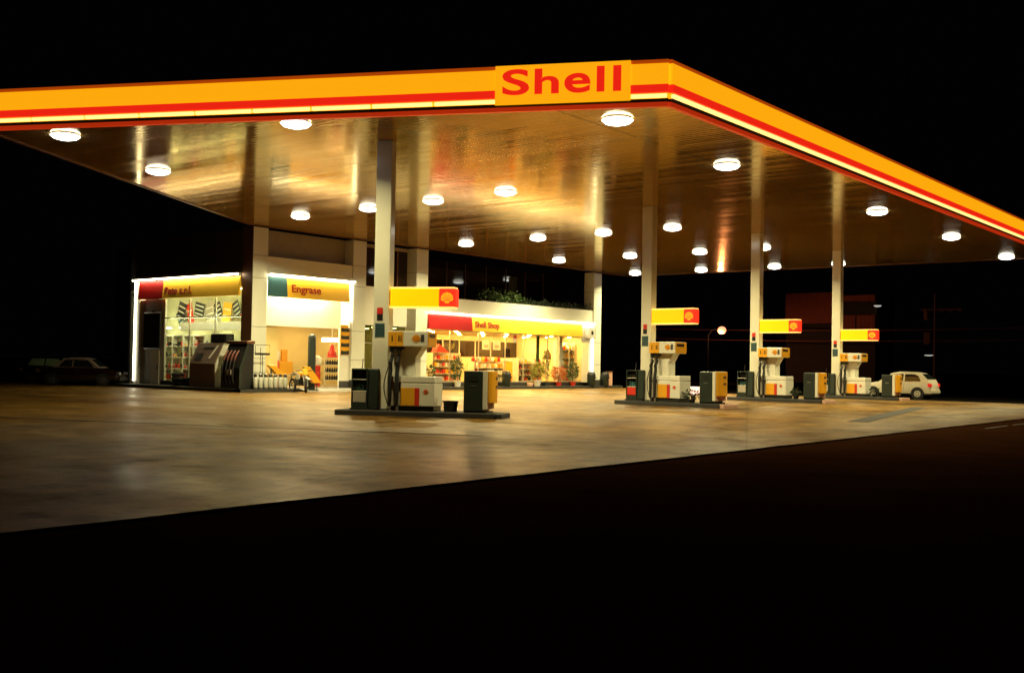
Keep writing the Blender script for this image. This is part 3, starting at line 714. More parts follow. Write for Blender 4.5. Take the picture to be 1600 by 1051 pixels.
# ------------------------------------------------------------------ shop signs
def shop_sign(name, label, org, right, length, z0, z1, split, endm, words, tx, tz, th, tw, e0, e1, vt):
    r = Vector(right); n = r.cross(Z); o = Vector((org[0], org[1], 0))
    t = thing(name, label, 'sign', o, 0, 'lit name signs over the shop fronts')
    def P(a, z, d): return r*a + n*d + Z*z
    def slab(a0, a1, d0, d1, b0, b1): mb = MB(); mb.prism([P(a0,b0,d0), P(a1,b0,d0), P(a1,b1,d0), P(a0,b1,d0)], n*(d1-d0)); return mb
    mb = MB(); mb.prism([P(0,z0,.0),P(0,z0,.14),P(0,z1-.10,.05),P(0,z1-.10,0)], r*split); mb.build('end_panel', endm, t)
    mb = MB(); mb.prism([P(split+.01,z0,.0),P(split+.01,z0,.14),P(split+.01,z1-.10,.05),P(split+.01,z1-.10,0)], r*(length-split-.01)); yp = mb.build('yellow_panel', 'signyellow', t)
    slab(-e0, length+e1, .02, .26, z1+.02, z1+.05).build('light_hood', 'white', t)
    slab(.02-e0, length+e1-.02, .15, .24, z1-.045, z1+.018).build('light_strip', 'signtube', t)
    for sg in vt: slab(sg, sg+.045, .02, .07, (z1-3.2) if length>14 else z1-(5.2 if e0 else 2.0), z1-.05).build('light_strip', 'edgetube', t)
    lt = text_mb(words, 1., (0,0,0), r, Z, .02, .018, 1.)
    a = [Vector(v).dot(r) for v in lt.v]; b = [v[2] for v in lt.v]; a0, b0 = min(a), 0
    kx = tw/(max(a)-a0); kz = th/max(b)
    slope = -(.14-.05)/(z1-.10-z0)
    nv = []
    for v in lt.v:
        v = Vector(v); aa = (v.dot(r)-a0)*kx+tx; zz = (v.z-b0)*kz+tz; dd = .14+(zz-z0)*slope + .004 + v.dot(n)
        nv.append(tuple(P(aa, zz, dd)))
    lt.v = nv; lt.build('lettering', 'text_red', yp)
    return t
shop_sign('shop_sign', 'yellow and red lit sign reading Pete s.r.l. over the left showroom', (30.19,49.72), -Y, 8.55, 4.50, 5.50, 2.20, 'signred', 'Pete s.r.l.', 2.40, 4.70, .36, 2.35, .42, 0, [-.42])
shop_sign('shop_sign', 'yellow and teal lit sign reading Engrase over the lubrication bay', (31.06,40.30), X, 5.02, 4.48, 5.52, 1.08, 'teal', 'Engrase', 1.35, 4.76, .36, 1.80, 0, .30, [5.24])
shop_sign('shop_sign', 'long yellow and red lit sign over the bright shop windows', (41.91,40.30), X, 14.5, 3.36, 4.28, 3.60, 'signred', 'Shell Shop', 3.85, 3.58, .36, 2.15, 0, 1.30, [15.75])

# ------------------------------------------------------------------ things along the building
hd = thing('planter_hedge', 'bushy green plants trailing along the parapet above the shop sign', 'plants', (52.3,40.9,5.1))
rnd = random.Random(5); mb = MB(); mdk = MB()
for k in range(46):
    x = -5.2 + 10.6*(k/45) + rnd.uniform(-.15,.15)
    hgt = .34 if k > 14 else .62
    q = leaves((x, rnd.uniform(-.25,.12), hgt*.45), (.36,.26,hgt*rnd.uniform(.4,1.2)), 34 if k < 15 else 20, .13, rnd); (mb if k < 15 else mdk).add(q.v, q.f)
mb.build('foliage', LEAVES[0], hd); mdk.build('shaded_foliage', LEAVES[2], hd)  # shade on the right of the hedge is put into darker leaves
MB().box(-5.4,5.4,-.28,.25,-.2,.12).build('trough', 'kerb', hd)

# grey slanted cabinet, black box and dark dispenser on the left kerb
t = thing('slanted_cabinet', 'brownish grey cabinet with slanted top and white side on the left kerb', 'cabinet', (29.45,43.05,.15))
mb = MB(); mb.prism([(0,-1.0,0),(0,-1.0,1.12),(.48,-1.0,2.12),(1.0,-1.0,2.12),(1.0,-1.0,0)], (0,2.02,0)); mb.build('case', 'browncab', t, .02)
mb = MB(); mb.prism([(.03,-1.002,.03),(.03,-1.002,1.1),(.5,-1.002,2.09),(.98,-1.002,2.09),(.98,-1.002,.03)], (0,-.03,0)); mb.build('white_side', 'white', t)
def slantp(y, z, off=.004): return Vector(((z-1.12)*.48-off*.9, y, z+off*.43))
mb = MB(); mb.prism([slantp(-.35,1.35), slantp(-.45,1.35), slantp(-.75,1.98), slantp(-.65,1.98)], (-.03,0,.015)); mb.build('white_bar', 'white', t)
mb = MB(); mb.prism([slantp(-.6,1.80), slantp(.35,1.80), slantp(.35,1.90), slantp(-.6,1.90)], (-.012,0,.006)); mb.build('label_strip', 'kerb', t)
mb = MB(); mb.prism([slantp(.15,1.25), slantp(.75,1.25), slantp(.75,1.6), slantp(.15,1.6)], (-.012,0,.006)); mb.build('recess', 'dsteel', t)
t = thing('black_box', 'small black box standing on the slanted grey cabinet', 'box', (30.15,42.45,2.272))
MB().box(-.22,.25,-.58,.62,0,.42).build('body', 'blackplastic', t, .02); MB().box(-.232,-.222,-.5,.54,.06,.36).build('grille', 'dsteel', t)
t = thing('dark_dispenser', 'dark blue fuel dispenser with hanging nozzles against the left pillar', 'fuel pump', (29.25,40.62,.15))
mb = MB(); mb.prism([(0,-.75,0),(0,-.75,.95),(.42,-.75,2.05),(.80,-.75,2.05),(.80,-.75,0)], (0,1.4,0)); mb.build('case', 'blackplastic', t, .02)
mb = MB(); mb.box(.36,.82,-.80,.70,2.055,2.20); mb.build('header', 'mullion', t, .02)
mb = MB(); mb.prism([(-.012,-.79,0),(-.012,-.79,.95),(.41,-.79,2.05),(.50,-.79,2.05),(.10,-.79,.95),(.10,-.79,0)], (0,.035,0)); mb.build('edge_trim', 'darkgreen', t)
for k in range(4):
    y = .42-.27*k; mb = MB(); mb.tube([(.24,y,1.75),(.12,y,1.60),(.03,y,1.42),(.0,y,1.25)], [.03,.045,.05,.03], 8); mb.build('nozzle', 'nozzle', t, smooth=True)
    mb = MB(); mb.tube([(-.03,y-.03,1.3),(-.10,y-.03,.9),(-.11,y-.02,.45),(-.03,y,.25)], .035, 8); mb.build('hose', 'black', t, smooth=True)
MB().box(-.02,-.003,-.15,.30,.62,.88).build('white_label', 'white', t)
# tyres and dark rack
tyre = None
for k, (y, z) in enumerate(((44.75,.15),(44.75,.37),(45.45,.15),(45.45,.37),(45.45,.59))):
    mb = MB(); mb.torus((0,0,.11),(0,0,1),.23,.105); o = mb.build('tyre', 'tyre', None, smooth=True); o.location = (29.75,y,z)
    tag(o, ['black tyre at the bottom of the right stack before the showroom window','black tyre on top of the right stack before the showroom window','lowest black tyre of the left stack before the showroom','middle black tyre of the left stack before the showroom','topmost black tyre of the left stack before the showroom'][k], 'tyre', 'tyres stacked on the left kerb')
t = thing('wire_rack', 'black wire rack standing left of the tyre stacks', 'rack', (29.8,46.3,.15))
mb = MB()
for y in (-.28,.28):
    for x in (-.12,.12): mb.tube([(x,y,0),(x,y,.95)], .014, 6)
for z in (.15,.42,.69,.94):
    for x in (-.12,.12): mb.tube([(x,-.28,z),(x,.28,z)], .011, 6)
mb.build('frame', 'blackplastic', t)
# dark hanging board and its bracket by the showroom door
t = thing('hanging_board', 'large black hanging board beside the left showroom door', 'board', (30.12,48.45,2.9))
MB().box(-.05,.05,-.78,.72,-.95,.92).build('panel', 'blackplastic', t, .04); MB().box(-.02,.13,-.03,.03,.922,1.02).build('bracket', 'dsteel', t)
# thin sign frame and gas cylinders
t = thing('frame_stand', 'thin black empty sign frame standing before the corner pillar', 'stand', (30.40,39.72,.15))
mb = MB(); mb.tube([(-.40,0,1.60),(.42,0,1.60),(.42,0,2.02),(-.40,0,2.02),(-.40,0,1.60)], .016, 6); mb.tube([(.0,0,1.60),(.05,0,0)], .014, 6); mb.tube([(-.1,0,1.9),(-.1,0,0)], .012, 6); mb.build('frame', 'blackplastic', t)
MB().box(-.4,.42,-.01,.01,1.56,1.66).build('bottom_bar', 'blackplastic', t); MB().box(-.2,.2,-.15,.15,0,.02).build('foot', 'blackplastic', t)
cy = None
cl = ['first','second','third','fourth','fifth','sixth','seventh']
for k in range(7):
    if cy is None:
        cy = thing('gas_cylinder', 'x', 'gas cylinder', group='white gas cylinders in a row'); c = cy
        MB().lathe([(.085,.0),(.105,.03),(.105,.46),(.075,.55),(.035,.58)], n=18).build('bottle', 'cylinder', cy, smooth=True)
        MB().lathe([(.07,.53),(.078,.54),(.078,.66),(.05,.68),(.02,.70)], n=12).build('valve', 'blackplastic', cy, smooth=True)
        MB().lathe([(.107,.01),(.107,.07)], n=18).build('foot_ring', 'dsteel', cy)
    else: c = copy_tree(cy)
    c.location = (29.95+.285*k, 39.60, .15); c['label'] = '%s white gas cylinder from the left in the row before the bay' % cl[k]
t = thing('lift_post', 'thick dark green lift post with rounded top before the bay', 'post', (33.35,39.75,0))
MB().lathe([(.19,.1),(.19,2.6),(.17,2.70),(.10,2.76),(.001,2.78)], n=20).build('shaft', 'darkgreen', t, smooth=True); MB().box(-.28,.28,-.24,.24,0,.10).build('base', 'dsteel', t)
t = thing('loading_ramp', 'bright yellow sloping ramp panel right of the motorbike', 'ramp', (33.12,39.35,.0))
mb = MB(); mb.prism([(-.57,0,1.20),(-.18,0,1.20),(.55,0,.42),(.02,0,.42)], (0,.16,0)); mb.build('panel', 'yellow', t, .015)
MB().box(-.36,-.32,.06,.10,0,1.1).build('leg', 'dsteel', t); MB().box(.30,.34,.06,.10,0,.42).build('leg', 'dsteel', t)
t = thing('loading_ramp', 'smaller yellow sloping ramp panel behind the gas cylinders', 'ramp', (32.2,40.6,.153))
mb = MB(); mb.prism([(-.75,0,1.10),(-.35,0,1.10),(.25,0,.62),(-.20,0,.62)], (0,.22,0)); mb.build('panel', 'yellow', t, .015)
MB().box(-.55,-.49,.06,.12,0,.98).build('leg', 'dsteel', t); MB().box(-.02,.04,.06,.12,0,.62).build('leg', 'dsteel', t)
t = thing('tool_trolley', 'yellow tool trolley with tall back inside the bay', 'trolley', (34.25,43.0,.153))
MB().box(-.40,.40,-.25,.25,.62,1.28).build('box', 'yellow', t, .02); MB().box(-.02,.36,.12,.25,1.28,1.88).build('back', 'yellow', t, .02)
mb = MB()
for x in (-.35,.35):
    for y in (-.2,.2): mb.box(x-.025,x+.025,y-.025,y+.025,.1,.62)
mb.build('leg', 'dsteel', t); mb = MB()
for x in (-.35,.35): mb.cyl((x,-.24,.08),(x,-.19,.08),.08); mb.cyl((x,.19,.08),(x,.24,.08),.08)
mb.build('wheel', 'black', t)
t = thing('hose_reel_stand', 'orange brown pipe stand left of the yellow trolley', 'stand', (33.75,43.4,.153))
mb = MB(); mb.tube([(-.2,0,0),(-.2,0,1.95),(.12,0,1.95),(.12,0,1.2)], .035); mb.build('pipe', 'mullion', t)
for k, (cm, lab) in enumerate((('red','red oil drum at the bottom of the stack by the corner pillar'),('white','lower white oil drum in the stack by the corner pillar'),('red','upper red oil drum in the stack by the corner pillar'),('white','white oil drum on top of the stack by the corner pillar'))):
    o = MB().lathe([(.30,0),(.31,.02),(.30,.21),(.31,.22),(.30,.42),(.29,.44)], n=20).build('oil_drum', cm, None, smooth=True); o.location = (33.25,42.6,.153+.445*k)
    tag(o, lab, 'drum', 'stacked drums in the bay')
# rack with bottles, covers and lamp inside the bay
t = thing('bottle_rack', 'white rack of black oil bottles inside the bay', 'rack', (37.6,43.0,.153))
mb = MB()
for z in (.32,.72,1.12,1.5): mb.box(-.78,.80,-.22,.22,z,z+.025)
mb.build('shelf', 'shelf', t); mb = MB()
for x in (-.80,.80):
    for y in (-.2,.2): mb.box(x-.02,x+.02,y-.02,y+.02,0,1.55)
mb.build('post', 'shelf', t)
proto = {}
def product(kind, m, loc, label, cat, group):
    key = (kind, m)
    if key not in proto:
        mb = MB()
        if kind == 'oil_bottle': mb.lathe([(.05,0),(.06,.02),(.06,.17),(.025,.22),(.025,.26)], n=10)
        elif kind == 'packet': mb.prism([(-.07,-.02,0),(.07,-.02,0),(.075,-.03,.02),(.07,-.02,.2),(.06,-.005,.23),(-.06,-.005,.23),(-.07,-.02,.2)], (0,.06,0))
        elif kind == 'carton': mb.box(-.09,.09,-.06,.06,0,.24)
        elif kind == 'tin': mb.lathe([(.05,0),(.055,.01),(.055,.13),(.05,.14)], n=12)
        elif kind == 'bag': mb.lathe([(.10,0),(.13,.06),(.12,.2),(.06,.27),(.08,.32)], n=10, sy=.7)
        o = mb.build(kind, m, None, smooth=kind in ('oil_bottle','tin','bag')); proto[key] = o
    else:
        o = proto[key].copy(); COL.objects.link(o)
    o.location = loc; o.rotation_euler = (0,0,random.uniform(-.15,.15)); tag(o, label, cat, group); return o
for z, nm in ((.345,'lowest'),(.745,'middle'),(1.145,'top')):
    for k in range(9): product('oil_bottle', 'blackplastic', (36.92+.165*k, 42.9, .153+z), 'black oil bottle on the %s shelf of the bay rack' % nm, 'bottle', 'black bottles on the bay rack, %s shelf' % nm)
for (x, h, lab) in ((37.45,.72,'tall red cloth cover draped on the bay bottle rack'),(38.15,.45,'shorter red cloth cover right of the tall one on the rack')):
    o = MB().lathe([(.34,0),(.26,.14),(.30,.16),(.16,h*.6),(.10,h*.9),(.001,h)], n=9, sy=.6).build('cloth_cover', 'red', None); o.location = (x,43.0,1.68); tag(o, lab, 'cover')
o = MB().lathe([(.22,0),(.30,.15),(.24,.38),(.10,.5),(.001,.52)], n=12, sy=.8).build('white_sack', 'white', None, smooth=True); o.location = (36.55,43.1,1.25); tag(o, 'white sack on red cans left of the bottle rack', 'sack')
for k in range(3):
    o = MB().lathe([(.20,0),(.21,.02),(.21,.34),(.19,.36)], n=16).build('red_can', 'red', None, smooth=True); o.location = (36.5,43.1,.153+.365*k); tag(o, 'red oil can, %s of three stacked under the white sack' % ['lowest','middle','topmost'][k], 'can', 'red cans stacked in the bay')
t = thing('strip_lamp', 'short white fluorescent lamp hanging above the bottle rack', 'lamp', (37.5,43.2,2.62))
MB().box(-.56,.56,-.05,.05,-.10,.08).build('tube', M['baytube'], t); MB().box(-.6,.6,-.09,.09,.085,.12).build('hood', 'white', t); MB().box(.1,.14,-.02,.02,.12,.91).build('rod', 'white', t)
t = thing('striped_banner', 'vertical yellow and dark striped banner at the right side of the bay', 'banner', (36.03,40.40,2.62))
MB().box(-.30,.30,-.010,.010,-.80,.70).build('cloth', 'yellow', t); mb = MB()
for z in (-.78,-.40,-.02,.36): mb.prism([(-.27,-.012,z),(.27,-.012,z),(.27,-.012,z+.20),(.10,-.012,z+.17),(-.10,-.012,z+.17),(-.27,-.012,z+.20)], (0,-.006,0))
mb.build('dark_band', 'darkgreen', t)
t = thing('wall_poster', 'small teal poster with white chevron right of the second pillar', 'poster', (37.62,40.98,3.15))
MB().box(-.24,.24,-.008,.008,-.38,.36).build('sheet', 'teal', t); MB().prism([(-.2,-.010,.12),(0,-.010,-.16),(.2,-.010,.12),(.2,-.010,.26),(0,-.010,-.02),(-.2,-.010,.26)], (0,-.006,0)).build('chevron', 'white', t)

# showroom goods
t = thing('display_shelf', 'white grid shelf with small goods in the left showroom', 'shelf', (31.85,48.1,.30))
mb = MB()
for y in (-1.9,-.95,0,.95,1.9): mb.box(-.14,.16,y-.05,y+.05,0,2.4)
for z in (0,.62,1.22,1.80,2.36): mb.box(-.13,.15,-1.85,1.85,z,z+.06)
mb.build('frame', 'white', t); MB().box(.165,.19,-1.95,1.95,0,2.42).build('back_panel', pw, t)
cc = ['red','blackplastic','darkgreen','yellow','red','blackplastic']
rnd = random.Random(8)
CN = {'red':'red','blackplastic':'black','darkgreen':'dark green','yellow':'yellow','white':'white','teal':'teal','kerbend':'pale orange'}
for lv in range(4):
    for k in range(12):
        m_ = rnd.choice(cc)
        product(rnd.choice(['carton','oil_bottle','tin']), m_, (31.78, 46.42+.29*k+(.05 if k%3 else 0), .30+.06+.58*lv+(.04 if lv<3 else .02)+.001*lv), '%s product on the white showroom shelf, %s board' % (CN[m_], ['lowest','second','third','top'][lv]), 'product', 'goods on the showroom shelf, board %s' % ['one','two','three','four'][lv])
pp = [(48.6,4.0,.5,.7,'blackplastic',18,'black striped'),(47.9,3.75,.35,1.0,'red',-14,'narrow red'),(47.2,4.05,.6,.55,'darkgreen',12,'dark green'),(46.4,3.9,.55,.8,'white',-10,'plain white'),
      (45.8,4.0,.45,.6,'blackplastic',-22,'tilted black'),(45.1,3.8,.5,.9,'yellow',8,'bright yellow'),(44.4,4.05,.4,.6,'darkgreen',-28,'steeply tilted dark green'),(43.7,3.85,.6,.5,'red',24,'tilted red'),(49.3,3.7,.5,.6,'teal',-30,'teal')]
for k, (y, z, w_, h_, m_, ang, lab) in enumerate(pp):
    t = thing('hanging_poster', '%s poster hanging high in the left showroom' % lab.replace('plain white','plain grey'), 'poster', (31.45+.055*k, y-.75, z-.05), 0, 'posters hanging in the showroom'); t.rotation_euler = (R(ang),0,0); w_ *= 1.35; h_ *= 1.25; m_ = 'greycab' if m_ == 'white' else m_
    MB().box(-.012,.012,-w_/2,w_/2,-h_/2,h_/2).build('sheet', m_, t)
    mb = MB()
    for q in range(3): mb.box(-.0165,-.0125,-w_/2+.05,w_/2-.05,-h_/2+.08+q*h_*.3,-h_/2+.08+q*h_*.3+.06)
    mb.build('printed_band', 'white' if m_ != 'white' else 'red', t); MB().tube([(0,0,h_/2),(0,0,h_/2+.02)], .01, 6).build('hook', 'dsteel', t)
o = thing('dark_jacket_stand', 'dark green standing display behind the slanted cabinet', 'display', (31.2,45.2,.30))
MB().lathe([(.24,0),(.2,.6),(.26,1.5),(.10,2.0),(.001,2.1)], n=12).build('body', 'darkgreen', o, smooth=True); MB().box(-.3,.3,-.3,.3,-.001,.03).build('foot', 'dsteel', o)

# shop goods
def gondola(label, x0, x1, y, z0, z1, boards, n, kinds, cols, grp, seed):
    rnd = random.Random(seed)
    t = thing('shop_shelf', label, 'shelf', ((x0+x1)/2, y, .153), 0)
    L = (x1-x0)/2; mb = MB(); H = z1-.153
    hs = [z0-.153+(z1-z0)*i/boards for i in range(boards)]
    for h in hs: mb.box(-L,L,-.24,.22,h,h+.03)
    mb.build('shelf_board', 'shelf', t)
    mb = MB(); mb.box(-L,L,.222,.25,0,H); mb.build('back_panel', 'shelf', t)
    mb = MB(); mb.box(-L-.03,-L-.002,-.24,.25,0,H); mb.box(L+.002,L+.03,-.24,.25,0,H); mb.build('side_panel', 'shelf', t)
    for bi, h in enumerate(hs):
        for k in range(n):
            m_ = rnd.choice(cols); x = x0+.12+(x1-x0-.24)*k/(n-1)
            product(rnd.choice(kinds), m_, (x, y-.10, .153+h+.0305), '%s product on board %s of the %s' % (CN[m_], ['one','two','three','four','five'][bi], grp), 'product', 'goods on the %s, board %s' % (grp, ['one','two','three','four','five'][bi]))
gondola('white shop shelf with red goods nearest the left shop pillar', 45.4, 47.8, 43.4, .42, 2.1, 4, 10, ['packet','carton','tin'], ['red','yellow','white','kerbend'], 'left shop shelf', 1)
gondola('low shop shelf with bags in the middle of the shop', 48.9, 51.7, 43.2, .42, 1.62, 3, 11, ['bag','packet','carton'], ['red','white','kerbend','yellow','white'], 'middle shop shelf', 2)
gondola('narrow shop shelf with dark bottles right of the shop door', 52.5, 53.9, 42.6, .42, 1.9, 4, 7, ['oil_bottle','packet','tin'], ['red','blackplastic','yellow','kerbend'], 'narrow shop shelf', 3)
gondola('tall shop shelf at the right end of the shop window', 56.0, 57.7, 42.0, .42, 3.0, 5, 7, ['carton','packet','bag'], ['red','kerbend','white','yellow'], 'right end shop shelf', 4)
gondola('half height shop shelf with bright goods beside the green banner', 54.15, 55.4, 43.0, .42, 1.9, 4, 6, ['carton','bag','packet'], ['red','yellow','kerbend','white'], 'half height shop shelf', 9)
gondola('wide shop shelf along the back of the shop right of the middle', 53.2, 57.6, 46.4, .42, 1.9, 3, 13, ['carton','packet','bag','tin'], ['red','yellow','kerbend','white','darkgreen'], 'back shop shelf', 6)
for k in range(9):
    m_ = ['red','kerbend','white','yellow'][k%4]
    product('bag', m_, (49.1+.31*k, 43.25, 1.623), '%s bag on top of the middle shop shelf' % CN[m_], 'bag', 'bags on top of the middle shop shelf')
t = thing('shelf_topper', 'red roof shaped topper on the left shop shelf', 'display', (46.35,43.4,2.13)); MB().prism([(-.65,-.2,0),(.5,-.2,0),(-.35,-.2,.48)], (0,.4,0)).build('panel', 'red', t); MB().box(-.5,.45,-.19,.19,-.028,-.001).build('base', 'shelf', t)
plant('shelf_plant', 'yellowish plant on top of the left shop shelf', 'plant', (47.2,43.35,2.13), .62, (.2,.2,.22), LEAVES[4], 'blackplastic', (.08,.10,.12), 70, .08, seed=21)
for x, lab in ((50.7,'left one of two white posters hanging in the shop'),(51.75,'right one of two white posters hanging in the shop')):
    t = thing('shop_poster', lab, 'poster', (x,43.6,2.68), 0, 'white posters hanging in the shop'); MB().box(-.36,.36,-.01,.01,-.30,.30).build('sheet', 'white', t); MB().box(-.2,.2,-.016,-.011,-.16,.0).build('printed_band', 'kerbend', t)
    mb = MB(); mb.tube([(-.3,0,.30),(-.3,0,.66)], .006, 5); mb.tube([(.3,0,.30),(.3,0,.66)], .006, 5); mb.build('string', 'dsteel', t)
t = thing('shop_screen', 'black monitor hanging beside the white shop posters', 'monitor', (52.75,43.6,2.2)); MB().box(-.34,.34,-.05,.05,-.32,.34).build('case', 'blackplastic', t, .015); MB().box(-.28,.28,-.06,-.052,-.24,.28).build('glass', 'glassdark', t); MB().tube([(0,0,.34),(0,0,1.14)], .02).build('bracket', 'dsteel', t)
t = thing('till_counter', 'curved yellow service counter at the back of the shop', 'counter', (54.0,45.2,.153))
pts = [(1.5*math.cos(a)-.1, -.9*math.sin(a)) for a in [math.pi*k/14 for k in range(15)]]
mb = MB(); mb.prism([(x,y,0) for x, y in pts], (0,0,1.5)); mb.build('front_panel', 'yellow', t); mb = MB(); mb.prism([(x*1.05,y*1.06+.02,1.502) for x, y in pts], (0,0,.06)); mb.build('counter_top', 'shelf', t)
t = thing('green_banner', 'tall light green banner hanging inside the right shop window', 'banner', (53.15,41.35,2.2)); MB().box(-.16,.16,-.01,.01,-1.0,1.1).build('cloth', LEAVES[0], t); MB().box(-.19,.19,-.02,.02,1.1,1.13).build('rod', 'dsteel', t)
t = thing('dark_sign', 'dark house shaped sign hanging in the right part of the shop', 'sign', (56.3,43.0,2.15)); MB().prism([(-.5,-.02,-.30),(.45,-.02,-.30),(.42,-.02,.02),(.05,-.02,.42)], (0,.04,0)).build('panel', 'mullion', t); MB().tube([(0,0,.35),(0,0,1.19)], .01, 6).build('string', 'dsteel', t)
# outside the shop
plant('potted_plant', 'tall slim plant in a white pot left of the shop door', 'plant', (44.8,40.62,.15), 1.75, (.30,.22,.68), LEAVES[0], 'white', (.16,.22,.32), 230, .12, 'potted plants along the shop front', seed=2)
plant('potted_plant', 'leafy plant beside the third pillar at the left shop end', 'plant', (42.45,40.62,.15), 1.2, (.36,.24,.45), LEAVES[0], 'darkgreen', (.15,.2,.3), 200, .12, 'potted plants along the shop front', seed=3)
plant('potted_plant', 'small fern at the foot of the third pillar behind the nearest pump', 'plant', (40.55,40.55,.15), 1.15, (.34,.22,.40), LEAVES[0], 'darkgreen', (.14,.18,.28), 170, .11, 'potted plants along the shop front', seed=14)
plant('potted_plant', 'bushy yellow green plant in a white pot right of the shop door', 'plant', (52.2,40.62,.15), 1.5, (.52,.24,.50), LEAVES[4], 'white', (.18,.27,.38), 300, .13, 'potted plants along the shop front', seed=4)
plant('potted_plant', 'tall pale green climbing plant behind the bushy one', 'plant', (53.15,40.66,.15), 2.3, (.16,.16,1.0), LEAVES[1], 'darkgreen', (.12,.15,.22), 190, .11, 'potted plants along the shop front', seed=5)
plant('flower_pot', 'orange flowering plant in the right shop window', 'plant', (54.45,40.62,.15), 1.35, (.66,.24,.48), LEAVES[3], 'red', (.15,.2,.24), 330, .11, 'potted plants along the shop front', seed=6)
plant('potted_plant', 'green plant in a red pot near the right shop end', 'plant', (56.0,40.62,.15), 1.65, (.42,.24,.56), LEAVES[0], 'red', (.15,.2,.26), 230, .12, 'potted plants along the shop front', seed=7)
o = MB().lathe([(.16,0),(.2,.18),(.18,.22)], n=14).build('small_tub', 'kerbend', None, smooth=True); o.location = (51.35,40.5,.15); tag(o, 'small pinkish tub left of the white plant pot', 'tub')
bn = None
for (x, y, lab) in ((48.95,40.42,'dark green litter bin left of the shop door'),(57.35,40.10,'dark green litter bin at the foot of the right pillar'),(58.95,40.12,'dark green litter bin just right of the end pillar')):
    if bn is None:
        bn = thing('litter_bin', lab, 'bin', (x,y,.15), 0, 'litter bins along the shop front'); c = bn
        MB().lathe([(.22,0),(.26,.05),(.28,.66),(.28,.70)], n=18).build('body', 'darkgreen', bn, smooth=True)
        MB().lathe([(.29,.70),(.29,.76),(.22,.86),(.20,.92),(.001,.94)], n=18).build('lid', 'blackplastic', bn, smooth=True)
        MB().box(-.16,.16,-.292,-.22,.50,.60).build('opening', 'black', bn)
    else: c = copy_tree(bn); c.location = (x,y,.15); c['label'] = lab
t = thing('wooden_post', 'short orange wooden post beside the last litter bin', 'post', (59.55,40.15,.15)); MB().box(-.20,.20,-.12,.12,0,.92).build('block', 'kerbend', t, .02); MB().box(-.22,.22,-.14,.14,.922,.98).build('cap', 'mullion', t)
t = thing('wall_speaker', 'white box with black round fan at the right end of the long sign', 'fan box', (57.25,40.12,3.62)); MB().box(-.36,.30,-.16,.19,-.32,.34).build('case', 'white', t, .015)
MB().cyl((-.05,-.17,.02),(-.05,-.162,.02),.13).build('fan_grille', 'blackplastic', t); MB().box(.302,.33,-.15,.17,-.34,.36).build('side_cover', 'dsteel', t)
t = thing('hanging_tag', 'small hanging sign under the middle of the long yellow sign', 'sign', (49.6,40.36,3.06)); MB().box(-.15,.15,-.015,.015,-.26,.20).build('panel', 'greycab', t); MB().box(-.12,.12,-.02,-.016,.0,.16).build('red_mark', 'red', t); mb = MB(); mb.tube([(0,0,.2),(0,0,.29)], .01, 6); mb.build('hook', 'dsteel', t)

# ------------------------------------------------------------------ motorbike
rt = Vector((.633,-.774,0)); fw = Vector((.774,.633,0))
hd_ = (rt*.62 - fw*.78).normalized()
t = thing('motorbike', 'yellow and white trail motorbike parked in front of the bay', 'motorbike', (31.84,38.80,0), math.atan2(hd_.y, hd_.x))
def wheel(x, steer, name):
    ax = (math.sin(steer), math.cos(steer), 0)
    mb = MB(); mb.torus((x,0,.33), ax, .275, .055); w = mb.build(name, 'tyre', t, smooth=True)
    mb = MB(); mb.torus((x,0,.33), ax, .215, .018)
    for k in range(12):
        a = k*math.pi/6; d = Vector((math.cos(a)*math.cos(steer), -math.cos(a)*math.sin(steer), math.sin(a))); mb.tube([(x,0,.33), tuple(Vector((x,0,.33))+d*.215)], .004, 4)
    mb.cyl(tuple(Vector((x,0,.33))-Vector(ax)*.06), tuple(Vector((x,0,.33))+Vector(ax)*.06), .04); mb.build('rim', 'rim', w, smooth=True); return w
wheel(.68, .55, 'front_wheel'); wheel(-.66, 0, 'rear_wheel')
mb = MB(); 
for y in (-.09,.09): mb.tube([(.68+.05*y,y,.33),(.50,y,.92)], .022)
mb.build('fork', 'steel', t, smooth=True)
mb = MB(); mb.tube([(.46,-.38,1.04),(.48,-.16,1.0),(.50,0,.97),(.48,.16,1.0),(.46,.38,1.04)], .016); mb.tube([(.44,-.40,1.04),(.46,-.30,1.035)], .022); mb.tube([(.44,.40,1.04),(.46,.30,1.035)], .022); mb.build('handlebar', 'blackplastic', t, smooth=True)
mb = MB(); mb.tube([(.48,0,.9),(.30,0,.55),(-.15,0,.36),(-.3,0,.62),(.1,0,.74),(.48,0,.9)], .028); mb.tube([(-.3,0,.62),(-.66,.09,.33)], .02); mb.tube([(-.3,0,.62),(-.66,-.09,.33)], .02); mb.build('frame', 'dsteel', t, smooth=True)
MB().ball((.14,0,.84),(.28,.14,.15)).build('fuel_tank', 'yellow', t, smooth=True)
mb = MB(); mb.prism([(-.58,-.11,.86),(-.05,-.13,.80),(-.02,-.12,.87),(-.5,-.1,.93)], (0,.23,0)); mb.build('seat', 'blackplastic', t, .03)
MB().box(-.18,.26,-.15,.15,.33,.72).build('engine', 'blackplastic', t, .03)
mb = MB(); mb.tube([(.15,.16,.4),(-.2,.18,.38),(-.45,.18,.55),(-.72,.17,.66)], [.03,.035,.05,.05]); mb.build('exhaust', 'steel', t, smooth=True)
mb = MB(); mb.prism([(.54,-.13,.80),(.60,-.10,.84),(.52,-.12,1.12),(.47,-.12,1.10)], (0,.25,0)); mb.build('headlight_plate', 'yellow', t, .015)
mb = MB(); mb.prism([(.45,-.07,.70),(.72,-.07,.72),(1.0,-.05,.64),(.98,-.05,.61),(.70,-.07,.69)], (0,.14,0)); mb.build('front_mudguard', 'white', t)
